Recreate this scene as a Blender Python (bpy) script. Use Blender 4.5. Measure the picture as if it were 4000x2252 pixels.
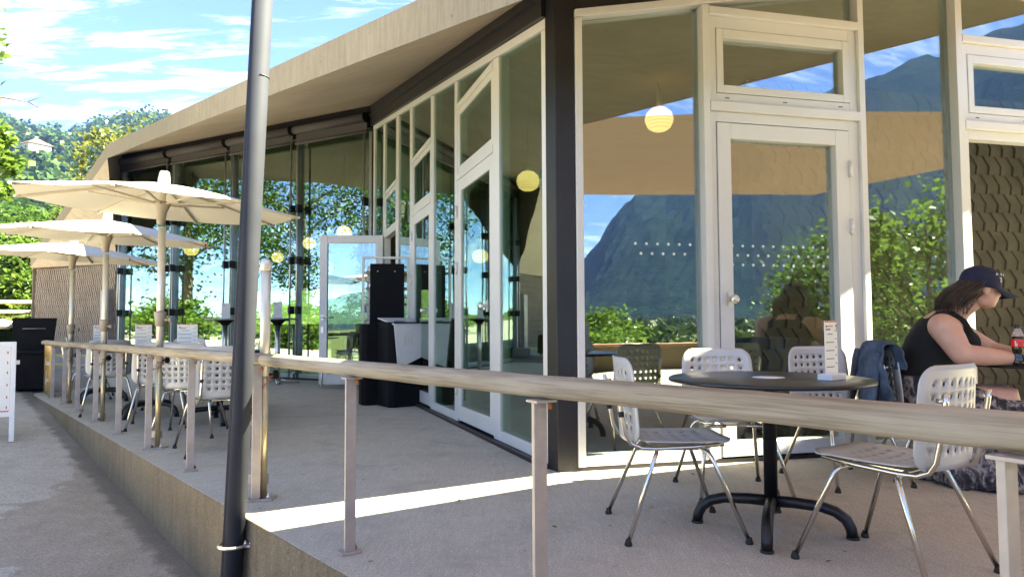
import bpy, bmesh, math, random
import numpy as np
from mathutils import Vector, Matrix, Quaternion

for _o in list(bpy.data.objects):
    bpy.data.objects.remove(_o, do_unlink=True)
scene = bpy.context.scene
COL = scene.collection
R = math.radians
rng = random.Random(7)

# ------------------------------------------------------------------ camera
cam = bpy.data.cameras.new('camera')
cam.sensor_width = 36.0
cam.lens = 36.0 * 2700.0 / 4000.0
cam.clip_start = 0.05
cam.clip_end = 20000
cam_o = bpy.data.objects.new('camera', cam)
COL.objects.link(cam_o)
PITCH = math.atan(135 / 2700)
ROLL = 0.00445
cam_o.matrix_world = (Matrix.Translation((0, 0, 1.0)) @ Matrix.Rotation(math.pi / 2 + PITCH, 4, 'X')
                      @ Matrix.Rotation(-ROLL, 4, 'Z'))
scene.camera = cam_o

# ------------------------------------------------------------------ sky and sun
SUN_EL = 48.0
SUN_AZ = -5.0                      # degrees from +X towards +Y
to_sun = Vector((math.cos(R(SUN_EL)) * math.cos(R(SUN_AZ)), math.cos(R(SUN_EL)) * math.sin(R(SUN_AZ)), math.sin(R(SUN_EL))))
world = bpy.data.worlds.new('World')
scene.world = world
world.use_nodes = True
wt = world.node_tree
wt.nodes.clear()
def wn(t, **k):
    n = wt.nodes.new(t)
    for a, b in k.items():
        setattr(n, a, b)
    return n
w_out = wn('ShaderNodeOutputWorld')
w_bg = wn('ShaderNodeBackground')
w_bg.inputs['Strength'].default_value = 0.06
w_sky = wn('ShaderNodeTexSky', sky_type='NISHITA')
w_sky.sun_disc = False
w_sky.sun_elevation = R(SUN_EL)
w_sky.sun_rotation = R(90 - SUN_AZ)
w_sky.altitude = 3000
w_sky.air_density = 0.7
w_sky.dust_density = 0.0
w_sky.ozone_density = 3.0
# thin streaky cirrus drawn on the sky's own direction
w_tc = wn('ShaderNodeTexCoord')
w_sep = wn('ShaderNodeSeparateXYZ')
wt.links.new(w_tc.outputs['Generated'], w_sep.inputs[0])
def wmath(op, a, b=None):
    n = wn('ShaderNodeMath', operation=op)
    for i, v in enumerate((a, b)):
        if v is None:
            continue
        if isinstance(v, (int, float)):
            n.inputs[i].default_value = v
        else:
            wt.links.new(v, n.inputs[i])
    return n.outputs[0]
zc = wmath('ADD', wmath('MAXIMUM', w_sep.outputs[2], 0.0), 0.12)
px = wmath('DIVIDE', w_sep.outputs[0], zc)
py = wmath('DIVIDE', w_sep.outputs[1], zc)
w_cmb = wn('ShaderNodeCombineXYZ')
wt.links.new(px, w_cmb.inputs[0])
wt.links.new(py, w_cmb.inputs[1])
w_map = wn('ShaderNodeMapping')
w_map.inputs['Rotation'].default_value = (0, 0, R(28))
w_map.inputs['Scale'].default_value = (1.1, 4.2, 1)
wt.links.new(w_cmb.outputs[0], w_map.inputs[0])
w_n1 = wn('ShaderNodeTexNoise')
w_n1.inputs['Scale'].default_value = 2.2
w_n1.inputs['Detail'].default_value = 9
w_n1.inputs['Roughness'].default_value = 0.66
w_n1.inputs['Distortion'].default_value = 0.35
wt.links.new(w_map.outputs[0], w_n1.inputs['Vector'])
w_n2 = wn('ShaderNodeTexNoise')
w_n2.inputs['Scale'].default_value = 0.55
w_n2.inputs['Detail'].default_value = 4
wt.links.new(w_cmb.outputs[0], w_n2.inputs['Vector'])
cl = wmath('ADD', wmath('MULTIPLY', w_n1.outputs[0], 0.75), wmath('MULTIPLY', w_n2.outputs[0], 0.55))
w_ramp = wn('ShaderNodeValToRGB')
w_ramp.color_ramp.elements[0].position = 0.64
w_ramp.color_ramp.elements[0].color = (0, 0, 0, 1)
w_ramp.color_ramp.elements[1].position = 1.0
w_ramp.color_ramp.elements[1].color = (0.85, 0.85, 0.85, 1)
wt.links.new(cl, w_ramp.inputs[0])
w_mix = wn('ShaderNodeMix', data_type='RGBA')
wt.links.new(w_ramp.outputs[0], w_mix.inputs[0])
w_hs = wn('ShaderNodeHueSaturation')
w_hs.inputs['Saturation'].default_value = 1.15
w_hs.inputs['Hue'].default_value = 0.515
wt.links.new(w_sky.outputs[0], w_hs.inputs['Color'])
wt.links.new(w_hs.outputs[0], w_mix.inputs[6])
w_mix.inputs[7].default_value = (9.0, 9.4, 10.0, 1)
wt.links.new(w_mix.outputs[2], w_bg.inputs['Color'])
wt.links.new(w_bg.outputs[0], w_out.inputs[0])

sun = bpy.data.lights.new('sun', 'SUN')
sun.energy = 5.0
sun.angle = R(0.53)
sun.color = (1.0, 0.965, 0.91)
sun_o = bpy.data.objects.new('sun', sun)
COL.objects.link(sun_o)
sun_o.rotation_euler = (-to_sun).to_track_quat('-Z', 'Y').to_euler()
sun_o.location = to_sun * 60

vs = scene.view_settings
vs.view_transform = 'Standard'
vs.look = 'None'
vs.gamma = 1.0
vs.use_curve_mapping = False
vs.exposure = 3.68
vs.use_white_balance = True          # the phone balanced for the shade
vs.white_balance_temperature = 8600
vs.white_balance_tint = -3
cy = scene.cycles
cy.max_bounces = 9
cy.transparent_max_bounces = 14
cy.transmission_bounces = 8
cy.glossy_bounces = 4
cy.diffuse_bounces = 4
cy.volume_bounces = 0
cy.caustics_reflective = False
cy.caustics_refractive = False
cy.use_denoising = True
try:
    cy.sample_clamp_indirect = 6.0
except Exception:
    pass

# ------------------------------------------------------------------ materials
MATS = {}
class NT:
    def __init__(s, name):
        s.m = bpy.data.materials.new(name)
        s.m.use_nodes = True
        s.t = s.m.node_tree
        s.b = s.t.nodes['Principled BSDF']
        s.out = s.t.nodes['Material Output']
        MATS[name] = s.m
    def n(s, typ, ins=None, **k):
        x = s.t.nodes.new(typ)
        for a, b in k.items():
            setattr(x, a, b)
        for a, b in (ins or {}).items():
            s.set(x.inputs[a], b)
        return x
    def set(s, sock, v):
        if isinstance(v, bpy.types.NodeSocket):
            s.t.links.new(v, sock)
        else:
            sock.default_value = v
    def coord(s, kind='Object', scale=(1, 1, 1), rot=(0, 0, 0)):
        if kind == 'World':
            src = s.n('ShaderNodeNewGeometry').outputs['Position']
        else:
            src = s.n('ShaderNodeTexCoord').outputs[kind]
        mp = s.n('ShaderNodeMapping', {'Vector': src, 'Scale': scale, 'Rotation': rot})
        return mp.outputs[0]
    def noise(s, vec, scale, detail=4, rough=0.55, dist=0.0):
        return s.n('ShaderNodeTexNoise', {'Vector': vec, 'Scale': scale, 'Detail': detail, 'Roughness': rough, 'Distortion': dist}).outputs[0]
    def ramp(s, fac, stops):
        r = s.n('ShaderNodeValToRGB', {'Fac': fac})
        e = r.color_ramp.elements
        while len(e) > 1:
            e.remove(e[-1])
        for i, (p, c) in enumerate(stops):
            if isinstance(c, (int, float)):
                c = (c, c, c)
            x = e[0] if i == 0 else e.new(p)
            x.position = p
            x.color = (*c, 1)
        return r.outputs[0]
    def mix(s, f, a, b, blend='MIX'):
        x = s.n('ShaderNodeMix', data_type='RGBA', blend_type=blend)
        s.set(x.inputs[0], f)
        for i, v in ((6, a), (7, b)):
            s.set(x.inputs[i], (*v, 1) if isinstance(v, tuple) and len(v) == 3 else v)
        return x.outputs[2]
    def math(s, op, a, b=0.0):
        x = s.n('ShaderNodeMath', operation=op)
        s.set(x.inputs[0], a)
        s.set(x.inputs[1], b)
        return x.outputs[0]
    def bump(s, h, strength=0.3, dist=0.01):
        s.set(s.b.inputs['Normal'], s.n('ShaderNodeBump', {'Height': h, 'Strength': strength, 'Distance': dist}).outputs[0])
    def base(s, v):
        s.set(s.b.inputs['Base Color'], (*v, 1) if isinstance(v, tuple) and len(v) == 3 else v)
    def p(s, **k):
        for a, b in k.items():
            s.set(s.b.inputs[a.replace('_', ' ')], b)
        return s

def plain(name, col, rough=0.5, metal=0.0, var=0.12, scale=6.0, bump=0.0, spec=0.5, kind='Object'):
    t = NT(name)
    v = t.coord(kind)
    nz = t.noise(v, scale, 5, 0.6)
    lo = tuple(c * (1 - var) for c in col)
    hi = tuple(min(1, c * (1 + var)) for c in col)
    t.base(t.ramp(nz, [(0.3, lo), (0.7, hi)]))
    t.p(Roughness=rough, Metallic=metal)
    t.b.inputs['Specular IOR Level'].default_value = spec
    if bump:
        t.bump(t.noise(v, scale * 12, 3), bump, 0.004)
    return t.m

def concrete(name, col, dark, stain=0.4, pit=True, kind='World', rough=0.9, specks=0.5, streak=False, blot=0.0):
    t = NT(name)
    v = t.coord(kind)
    big = t.noise(v, 0.9, 6, 0.6)
    mid = t.noise(v, 7.0, 6, 0.65)
    c = t.mix(t.ramp(big, [(0.35, 0.0), (0.7, 1.0)]), col, tuple(a * (1 - stain) + b * stain for a, b in zip(col, dark)))
    c = t.mix(t.ramp(mid, [(0.35, 0.0), (0.75, 0.5)]), c, dark)
    fine = t.noise(v, 125, 4, 0.8)
    c = t.mix(t.ramp(fine, [(0.38, specks), (0.52, 0.0)]), c, tuple(a * 0.45 for a in dark))
    c = t.mix(t.ramp(t.noise(v, 60, 2, 0.5), [(0.62, 0.0), (0.72, specks * 0.6)]), c, tuple(min(1, a * 1.5) for a in col))
    if blot:
        c = t.mix(t.ramp(t.noise(v, 2.3, 8, 0.75, 0.4), [(0.50, 0.0), (0.66, blot)]), c, tuple(a * 0.72 for a in dark))
        c = t.mix(t.ramp(t.noise(v, 14, 3, 0.5), [(0.70, 0.0), (0.74, 0.8)]), c, tuple(a * 0.4 for a in dark))
        br_ = t.noise(t.coord(kind, (14, 2.0, 1), (0, 0, R(-30))), 3.0, 6, 0.7)
        c = t.mix(t.ramp(br_, [(0.42, 0.35), (0.58, 0.0)]), c, tuple(a * 0.8 for a in dark))
    if streak:
        vs_ = t.coord(kind, (9, 9, 0.5))
        c = t.mix(t.ramp(t.noise(vs_, 1.8, 8, 0.72), [(0.46, 0.0), (0.78, streak)]), c, tuple(a * 0.7 for a in dark))
    t.base(c)
    t.p(Roughness=rough)
    t.b.inputs['Specular IOR Level'].default_value = 0.25
    h = t.math('ADD', t.math('MULTIPLY', fine, 0.5), t.math('MULTIPLY', mid, 0.5))
    t.bump(h, 0.25, 0.006)
    return t.m

concrete('terrace_concrete', (0.54, 0.505, 0.435), (0.41, 0.375, 0.315), stain=0.35, specks=0.85, blot=0.6)
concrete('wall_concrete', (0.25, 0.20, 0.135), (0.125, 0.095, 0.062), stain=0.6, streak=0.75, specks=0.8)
concrete('fascia_concrete', (0.345, 0.29, 0.21), (0.26, 0.21, 0.148), stain=0.45, streak=0.45, specks=0.28, blot=0.22)

def mk_soffit():
    t = NT('soffit_concrete')
    v = t.coord('World')
    grain = t.noise(t.coord('World', (1.0, 9.0, 6.0), (0, 0, R(40))), 2.2, 7, 0.65, 0.6)
    big = t.noise(v, 0.7, 4)
    c = t.mix(t.ramp(grain, [(0.35, 0.0), (0.7, 1.0)]), (0.46, 0.365, 0.265), (0.58, 0.485, 0.375))
    c = t.mix(t.ramp(big, [(0.4, 0.0), (0.65, 0.5)]), c, (0.40, 0.31, 0.22))
    t.base(c)
    t.p(Roughness=0.85)
    t.bump(grain, 0.15, 0.004)
mk_soffit()

def mk_path():
    t = NT('path_concrete')
    v = t.coord('World')
    mid = t.noise(v, 5.0, 6, 0.65)
    fine = t.noise(v, 70, 3, 0.7)
    dry = t.mix(t.ramp(mid, [(0.35, 0.0), (0.7, 1.0)]), (0.50, 0.45, 0.39), (0.41, 0.365, 0.315))
    dry = t.mix(t.ramp(fine, [(0.40, 0.45), (0.55, 0.0)]), dry, (0.13, 0.12, 0.11))
    dry = t.mix(t.ramp(t.noise(v, 45, 2), [(0.62, 0.0), (0.72, 0.35)]), dry, (0.46, 0.44, 0.41))
    # old wet patch along the terrace wall: distance from the wall in metres decides, its edge is ragged
    sp = t.n('ShaderNodeSeparateXYZ', {0: v})
    lat = t.math('ADD', t.math('MULTIPLY', sp.outputs[0], -0.756), t.math('MULTIPLY', sp.outputs[1], -0.654))
    lat = t.math('SUBTRACT', lat, -1.334)          # 0 at the wall, positive out over the path
    lng = t.math('ADD', t.math('MULTIPLY', sp.outputs[0], 0.654), t.math('MULTIPLY', sp.outputs[1], -0.756))
    edge = t.math('ADD', lat, t.math('MULTIPLY', t.noise(v, 1.3, 6, 0.6), -2.1))
    edge = t.math('ADD', edge, t.math('MULTIPLY', t.math('MAXIMUM', t.math('SUBTRACT', -5.2, lng), 0.0), 0.32))
    wet = t.ramp(edge, [(0.0, 1.0), (0.03, 0.0)])
    wetc = t.mix(t.ramp(mid, [(0.35, 0.0), (0.7, 1.0)]), (0.36, 0.295, 0.23), (0.27, 0.215, 0.165))
    wetc = t.mix(t.ramp(fine, [(0.40, 0.5), (0.55, 0.0)]), wetc, (0.10, 0.08, 0.062))
    c = t.mix(t.math('MULTIPLY', wet, 0.85), dry, wetc)
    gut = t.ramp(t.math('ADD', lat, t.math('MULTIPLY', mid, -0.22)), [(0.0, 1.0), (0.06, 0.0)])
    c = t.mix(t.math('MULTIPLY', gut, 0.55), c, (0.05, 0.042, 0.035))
    t.base(c)
    t.p(Roughness=t.ramp(wet, [(0, 0.92), (1, 0.62)]))
    t.b.inputs['Specular IOR Level'].default_value = 0.25
    t.bump(t.math('ADD', fine, mid), 0.35, 0.008)
mk_path()

plain('frame_alu', (0.60, 0.585, 0.565), 0.42, 0.05, 0.04, 2.0)
plain('guide_alu', (0.42, 0.43, 0.44), 0.35, 0.7, 0.05)
plain('dark_metal', (0.012, 0.0105, 0.012), 0.45, 0.2, 0.25, 3.0)
plain('awning_cloth', (0.06, 0.053, 0.056), 0.75, 0.0, 0.12, 30)
plain('mast_paint', (0.034, 0.038, 0.050), 0.7, 0.0, 0.15, 3.0, spec=0.12)
plain('steel_post', (0.40, 0.35, 0.32), 0.5, 0.45, 0.14, 9.0)
plain('brass_tube', (0.52, 0.43, 0.27), 0.35, 0.75, 0.18, 7.0)
plain('chrome', (0.62, 0.59, 0.54), 0.22, 1.0, 0.06)
plain('shell_grey', (0.46, 0.455, 0.45), 0.40, 0.15, 0.05, 5.0)
plain('black_powder', (0.005, 0.0055, 0.007), 0.42, 0.1, 0.3, 6.0)
plain('black_rubber', (0.012, 0.012, 0.012), 0.7)
plain('black_plastic', (0.0045, 0.0045, 0.0055), 0.85, 0, 0.3, 4.0, spec=0.2)
plain('table_top', (0.008, 0.011, 0.015), 0.28, 0.0, 0.2, 3.0)
plain('white_print', (0.72, 0.71, 0.68), 0.5, 0, 0.03)
plain('print_ink', (0.05, 0.05, 0.06), 0.6)
plain('print_red', (0.55, 0.10, 0.05), 0.6)
plain('print_orange', (0.70, 0.36, 0.20), 0.6)
plain('white_paint', (0.72, 0.72, 0.71), 0.45, 0, 0.04)
plain('bin_ink', (0.45, 0.42, 0.30), 0.6)
plain('gold_board', (0.42, 0.26, 0.07), 0.38, 0.55, 0.2, 3.0)
plain('board_line', (0.75, 0.70, 0.58), 0.5)
plain('parasol_pole', (0.66, 0.62, 0.54), 0.35, 0.35, 0.04)
plain('parasol_rib', (0.46, 0.41, 0.34), 0.45, 0.2, 0.04)
plain('parasol_hub', (0.30, 0.255, 0.21), 0.5, 0, 0.06)
plain('red_tag', (0.62, 0.03, 0.03), 0.5)
plain('rust', (0.33, 0.12, 0.04), 0.8, 0.2, 0.4, 40)
plain('steel_bright', (0.66, 0.63, 0.58), 0.3, 0.9, 0.1)
plain('rack_steel', (0.45, 0.40, 0.33), 0.4, 0.7, 0.1)
plain('tray_brown', (0.30, 0.22, 0.14), 0.6)
plain('interior_floor', (0.20, 0.175, 0.15), 0.35, 0, 0.2, 2.0)
plain('interior_wall', (0.30, 0.26, 0.21), 0.85, 0, 0.2, 1.5)
plain('interior_wood', (0.30, 0.17, 0.07), 0.5, 0, 0.2, 6.0)
plain('curtain_green', (0.10, 0.22, 0.19), 0.8, 0, 0.15, 3.0)
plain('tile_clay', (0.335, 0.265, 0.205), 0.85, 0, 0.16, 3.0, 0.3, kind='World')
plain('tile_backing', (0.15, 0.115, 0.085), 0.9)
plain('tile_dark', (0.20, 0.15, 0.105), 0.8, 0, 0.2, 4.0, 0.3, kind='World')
plain('skin', (0.56, 0.315, 0.225), 0.5, 0, 0.07, 9.0, 0.12)
MATS['skin'].node_tree.nodes['Principled BSDF'].inputs['Subsurface Weight'].default_value = 0.12
MATS['skin'].node_tree.nodes['Principled BSDF'].inputs['Subsurface Radius'].default_value = (0.02, 0.008, 0.004)
plain('lips', (0.42, 0.16, 0.13), 0.5)
plain('black_knit', (0.0045, 0.0045, 0.005), 0.9, 0, 0.4, 60, 0.6)
plain('cap_navy', (0.005, 0.008, 0.032), 0.85, 0, 0.2, 30, 0.4)
plain('cap_print', (0.8, 0.8, 0.8), 0.7)
plain('hair_brown', (0.050, 0.028, 0.020), 0.45, 0, 0.5, 25, 0.4)
plain('label_red', (0.72, 0.025, 0.02), 0.4)
plain('kerb_stone', (0.45, 0.42, 0.37), 0.9, 0, 0.2, 3, 0.4)
plain('log_wood', (0.50, 0.37, 0.25), 0.85, 0, 0.2, 6, 0.4)
plain('bark', (0.12, 0.095, 0.075), 0.95, 0, 0.3, 12, 0.6)
plain('house_wall', (0.62, 0.55, 0.46), 0.9)
plain('house_roof', (0.28, 0.13, 0.09), 0.9)
plain('window_dark', (0.03, 0.03, 0.035), 0.2)
plain('step_stone', (0.30, 0.28, 0.26), 0.9, 0, 0.15, 6, 0.3)
plain('step_yellow', (0.55, 0.42, 0.06), 0.8)
plain('asphalt_road', (0.30, 0.285, 0.27), 0.95, 0, 0.15, 1.5, 0.3, kind='World')
concrete('bounce_paving', (0.46, 0.43, 0.39), (0.36, 0.335, 0.30), stain=0.3)
plain('coping_copper', (0.35, 0.19, 0.12), 0.6, 0.2, 0.2)
plain('rope', (0.35, 0.10, 0.06), 0.8)
plain('blue_knit', (0.03, 0.10, 0.16), 0.9)
plain('brown_cloth', (0.30, 0.15, 0.09), 0.9)
plain('bottle_cap', (0.015, 0.015, 0.015), 0.4)
plain('paper_price', (0.65, 0.68, 0.62), 0.6)

def mk_wood():
    t = NT('rail_wood')
    v = t.coord('Object', (0.55, 9.0, 9.0))
    g1 = t.noise(v, 3.4, 8, 0.62, 0.5)
    g2 = t.noise(t.coord('Object', (1.1, 36, 36)), 2.5, 5, 0.65)
    big = t.noise(t.coord('Object', (1.2, 3, 3)), 1.4, 4)
    c = t.mix(t.ramp(g1, [(0.34, 0.0), (0.68, 1.0)]), (0.26, 0.21, 0.145), (0.38, 0.325, 0.245))
    c = t.mix(t.ramp(g2, [(0.42, 0.55), (0.54, 0.0)]), c, (0.15, 0.12, 0.085))
    c = t.mix(t.ramp(big, [(0.45, 0.0), (0.7, 0.6)]), c, (0.40, 0.36, 0.30))
    t.base(c)
    t.p(Roughness=0.85)
    t.b.inputs['Specular IOR Level'].default_value = 0.2
    t.bump(t.math('ADD', g1, t.math('MULTIPLY', g2, 0.7)), 0.5, 0.004)
mk_wood()

def mk_glass(name, tint, add, refl=(0.90, 0.97, 0.97), rough=0.0):
    t = NT(name)
    t.t.nodes.remove(t.b)
    # Schlick reflectance, the same on both faces of the thin pane
    gm = t.n('ShaderNodeNewGeometry')
    dt = t.n('ShaderNodeVectorMath', {0: gm.outputs['Normal'], 1: gm.outputs['Incoming']}, operation='DOT_PRODUCT').outputs['Value']
    sch = t.math('POWER', t.math('SUBTRACT', 1.0, t.math('ABSOLUTE', dt)), 5.0)
    fac = t.math('MINIMUM', t.math('ADD', t.math('MULTIPLY', sch, 0.9), 0.04 + add), 1.0)
    wob = t.noise(t.coord('World', (1.3, 1.3, 0.5)), 1.6, 2)
    bmp = t.n('ShaderNodeBump', {'Height': wob, 'Strength': 0.05, 'Distance': 0.012}).outputs[0]
    gl = t.n('ShaderNodeBsdfGlossy', {'Color': (*refl, 1), 'Roughness': rough, 'Normal': bmp}).outputs[0]
    tr = t.n('ShaderNodeBsdfTransparent', {'Color': (*tint, 1)}).outputs[0]
    mx = t.n('ShaderNodeMixShader')
    t.set(mx.inputs[0], fac)
    t.set(mx.inputs[1], tr)
    t.set(mx.inputs[2], gl)
    t.t.links.new(mx.outputs[0], t.out.inputs[0])
mk_glass('window_glass', (0.74, 0.81, 0.78), 0.20)
mk_glass('green_glass', (0.66, 0.82, 0.735), 0.23, (0.86, 0.98, 0.94))
mk_glass('clear_glass', (0.93, 0.96, 0.95), 0.03)

def mk_cola():
    t = NT('cola')
    t.base((0.012, 0.006, 0.004))
    t.p(Roughness=0.08)
    t.b.inputs['Specular IOR Level'].default_value = 0.6
    t2 = NT('bottle_clear')
    t2.base((0.75, 0.62, 0.55))
    t2.p(Roughness=0.1, Alpha=0.35)
mk_cola()

def mk_fabric(name, col, trans, wt_=0.4, scale=160):
    t = NT(name)
    t.t.nodes.remove(t.b)
    v = t.coord('Object')
    nz = t.noise(v, scale, 2)
    big = t.noise(v, 1.8, 4)
    c = t.ramp(nz, [(0.3, tuple(a * 0.9 for a in col)), (0.7, col)])
    c = t.mix(t.ramp(big, [(0.35, 0.0), (0.75, 0.25)]), c, tuple(a * 0.75 for a in col))
    d = t.n('ShaderNodeBsdfDiffuse', {'Color': c}).outputs[0]
    tr = t.n('ShaderNodeBsdfTranslucent', {'Color': (*trans, 1)}).outputs[0]
    mx = t.n('ShaderNodeMixShader')
    mx.inputs[0].default_value = wt_
    t.set(mx.inputs[1], d)
    t.set(mx.inputs[2], tr)
    t.t.links.new(mx.outputs[0], t.out.inputs[0])
mk_fabric('parasol_cloth', (0.68, 0.65, 0.58), (0.07, 0.062, 0.048), 0.2)
mk_fabric('sail_cloth', (0.15, 0.10, 0.07), (0.15, 0.10, 0.072), 0.42)

def mk_leaf(name, dark, light, tr=0.35):
    t = NT(name)
    t.t.nodes.remove(t.b)
    gi = t.n('ShaderNodeNewGeometry')
    v = t.coord('World')
    big = t.noise(v, 0.8, 3)
    rnd = gi.outputs['Random Per Island']
    f = t.math('ADD', t.math('MULTIPLY', rnd, 0.7), t.math('MULTIPLY', big, 0.45))
    c = t.ramp(f, [(0.15, dark), (0.85, light)])
    d = t.n('ShaderNodeBsdfDiffuse', {'Color': c}).outputs[0]
    tc = t.mix(0.6, c, tuple(min(1, a * 1.7) for a in light))
    trn = t.n('ShaderNodeBsdfTranslucent', {'Color': tc}).outputs[0]
    gls = t.n('ShaderNodeBsdfGlossy', {'Color': (1, 1, 1, 1), 'Roughness': 0.35}).outputs[0]
    m1 = t.n('ShaderNodeMixShader')
    m1.inputs[0].default_value = tr
    t.set(m1.inputs[1], d)
    t.set(m1.inputs[2], trn)
    m2 = t.n('ShaderNodeMixShader')
    m2.inputs[0].default_value = 0.012
    t.set(m2.inputs[1], m1.outputs[0])
    t.set(m2.inputs[2], gls)
    t.t.links.new(m2.outputs[0], t.out.inputs[0])
mk_leaf('leaf_fresh', (0.030, 0.070, 0.012), (0.10, 0.165, 0.030))
mk_leaf('leaf_mid', (0.018, 0.048, 0.011), (0.060, 0.115, 0.024))
mk_leaf('leaf_yellow', (0.045, 0.065, 0.014), (0.14, 0.15, 0.038))
mk_leaf('leaf_dark', (0.012, 0.035, 0.012), (0.045, 0.085, 0.022), 0.25)
mk_leaf('needle_larch', (0.016, 0.035, 0.010), (0.055, 0.085, 0.022), 0.3)
mk_leaf('leaf_forest', (0.014, 0.034, 0.014), (0.045, 0.085, 0.026), 0.2)
mk_leaf('leaf_valley', (0.012, 0.026, 0.010), (0.040, 0.062, 0.020), 0.2)
mk_leaf('grass_blade', (0.04, 0.07, 0.015), (0.12, 0.15, 0.04))

def mk_mountain():
    t = NT('mountain_forest')
    v = t.coord('World')
    a = t.noise(v, 0.012, 8, 0.7)
    b = t.noise(v, 0.06, 5, 0.7)
    c = t.mix(t.ramp(a, [(0.35, 0.0), (0.65, 1.0)]), (0.010, 0.020, 0.018), (0.020, 0.034, 0.026))
    c = t.mix(t.ramp(b, [(0.5, 0.0), (0.7, 0.7)]), c, (0.008, 0.016, 0.014))
    t.base(c)
    t.p(Roughness=1.0)
    t.b.inputs['Specular IOR Level'].default_value = 0.0
    t.bump(b, 1.0, 8)
    t = NT('meadow')
    v = t.coord('World')
    c = t.mix(t.ramp(t.noise(v, 0.6, 6, 0.65), [(0.3, 0.0), (0.7, 1.0)]), (0.035, 0.065, 0.016), (0.085, 0.10, 0.032))
    t.base(c)
    t.p(Roughness=1.0)
    t.b.inputs['Specular IOR Level'].default_value = 0.1
mk_mountain()

def mk_denim():
    t = NT('denim')
    v = t.coord('Object')
    a = t.noise(v, 14, 5, 0.6)
    f = t.noise(v, 260, 2)
    c = t.mix(t.ramp(a, [(0.3, 0.0), (0.7, 1.0)]), (0.016, 0.030, 0.058), (0.055, 0.088, 0.14))
    c = t.mix(t.ramp(f, [(0.4, 0.3), (0.6, 0.0)]), c, (0.13, 0.17, 0.21))
    t.base(c)
    t.p(Roughness=0.9)
    t.bump(t.math('ADD', a, t.math('MULTIPLY', f, 0.15)), 0.6, 0.01)
    t = NT('skirt_print')
    v = t.coord('Object', (1, 1, 0.75))
    a = t.noise(v, 9, 4, 0.55, 1.6)
    b = t.noise(v, 23, 5, 0.6, 1.0)
    c = t.ramp(a, [(0.36, (0.010, 0.010, 0.012)), (0.44, (0.040, 0.036, 0.046)), (0.50, (0.14, 0.125, 0.135)), (0.55, (0.36, 0.31, 0.27)), (0.66, (0.06, 0.052, 0.060))])
    c = t.mix(t.ramp(b, [(0.48, 0.0), (0.60, 0.8)]), c, (0.014, 0.014, 0.018))
    t.base(c)
    t.p(Roughness=0.85)
    t.bump(t.noise(t.coord('Object', (1, 1, 0.2)), 22, 3), 0.6, 0.012)
mk_denim()

def mk_lamp():
    t = NT('lantern_paper')
    w = t.n('ShaderNodeTexWave', {'Vector': t.coord('Object'), 'Scale': 9.0, 'Distortion': 0.0}, bands_direction='Z', wave_type='BANDS').outputs[1]
    c = t.ramp(w, [(0.0, (0.66, 0.36, 0.15)), (1.0, (0.82, 0.50, 0.24))])
    t.base(c)
    t.p(Roughness=0.8)
    t.set(t.b.inputs['Emission Color'], c)
    t.b.inputs['Emission Strength'].default_value = 0.30
mk_lamp()

def mk_haze():
    t = NT('haze_air')
    t.t.nodes.remove(t.b)
    v = t.n('ShaderNodeVolumePrincipled', {'Color': (0.20, 0.36, 0.95, 1), 'Density': HAZE, 'Anisotropy': 0.0})
    t.t.links.new(v.outputs[0], t.out.inputs['Volume'])
HAZE = 1.9e-4
mk_haze()

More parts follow.
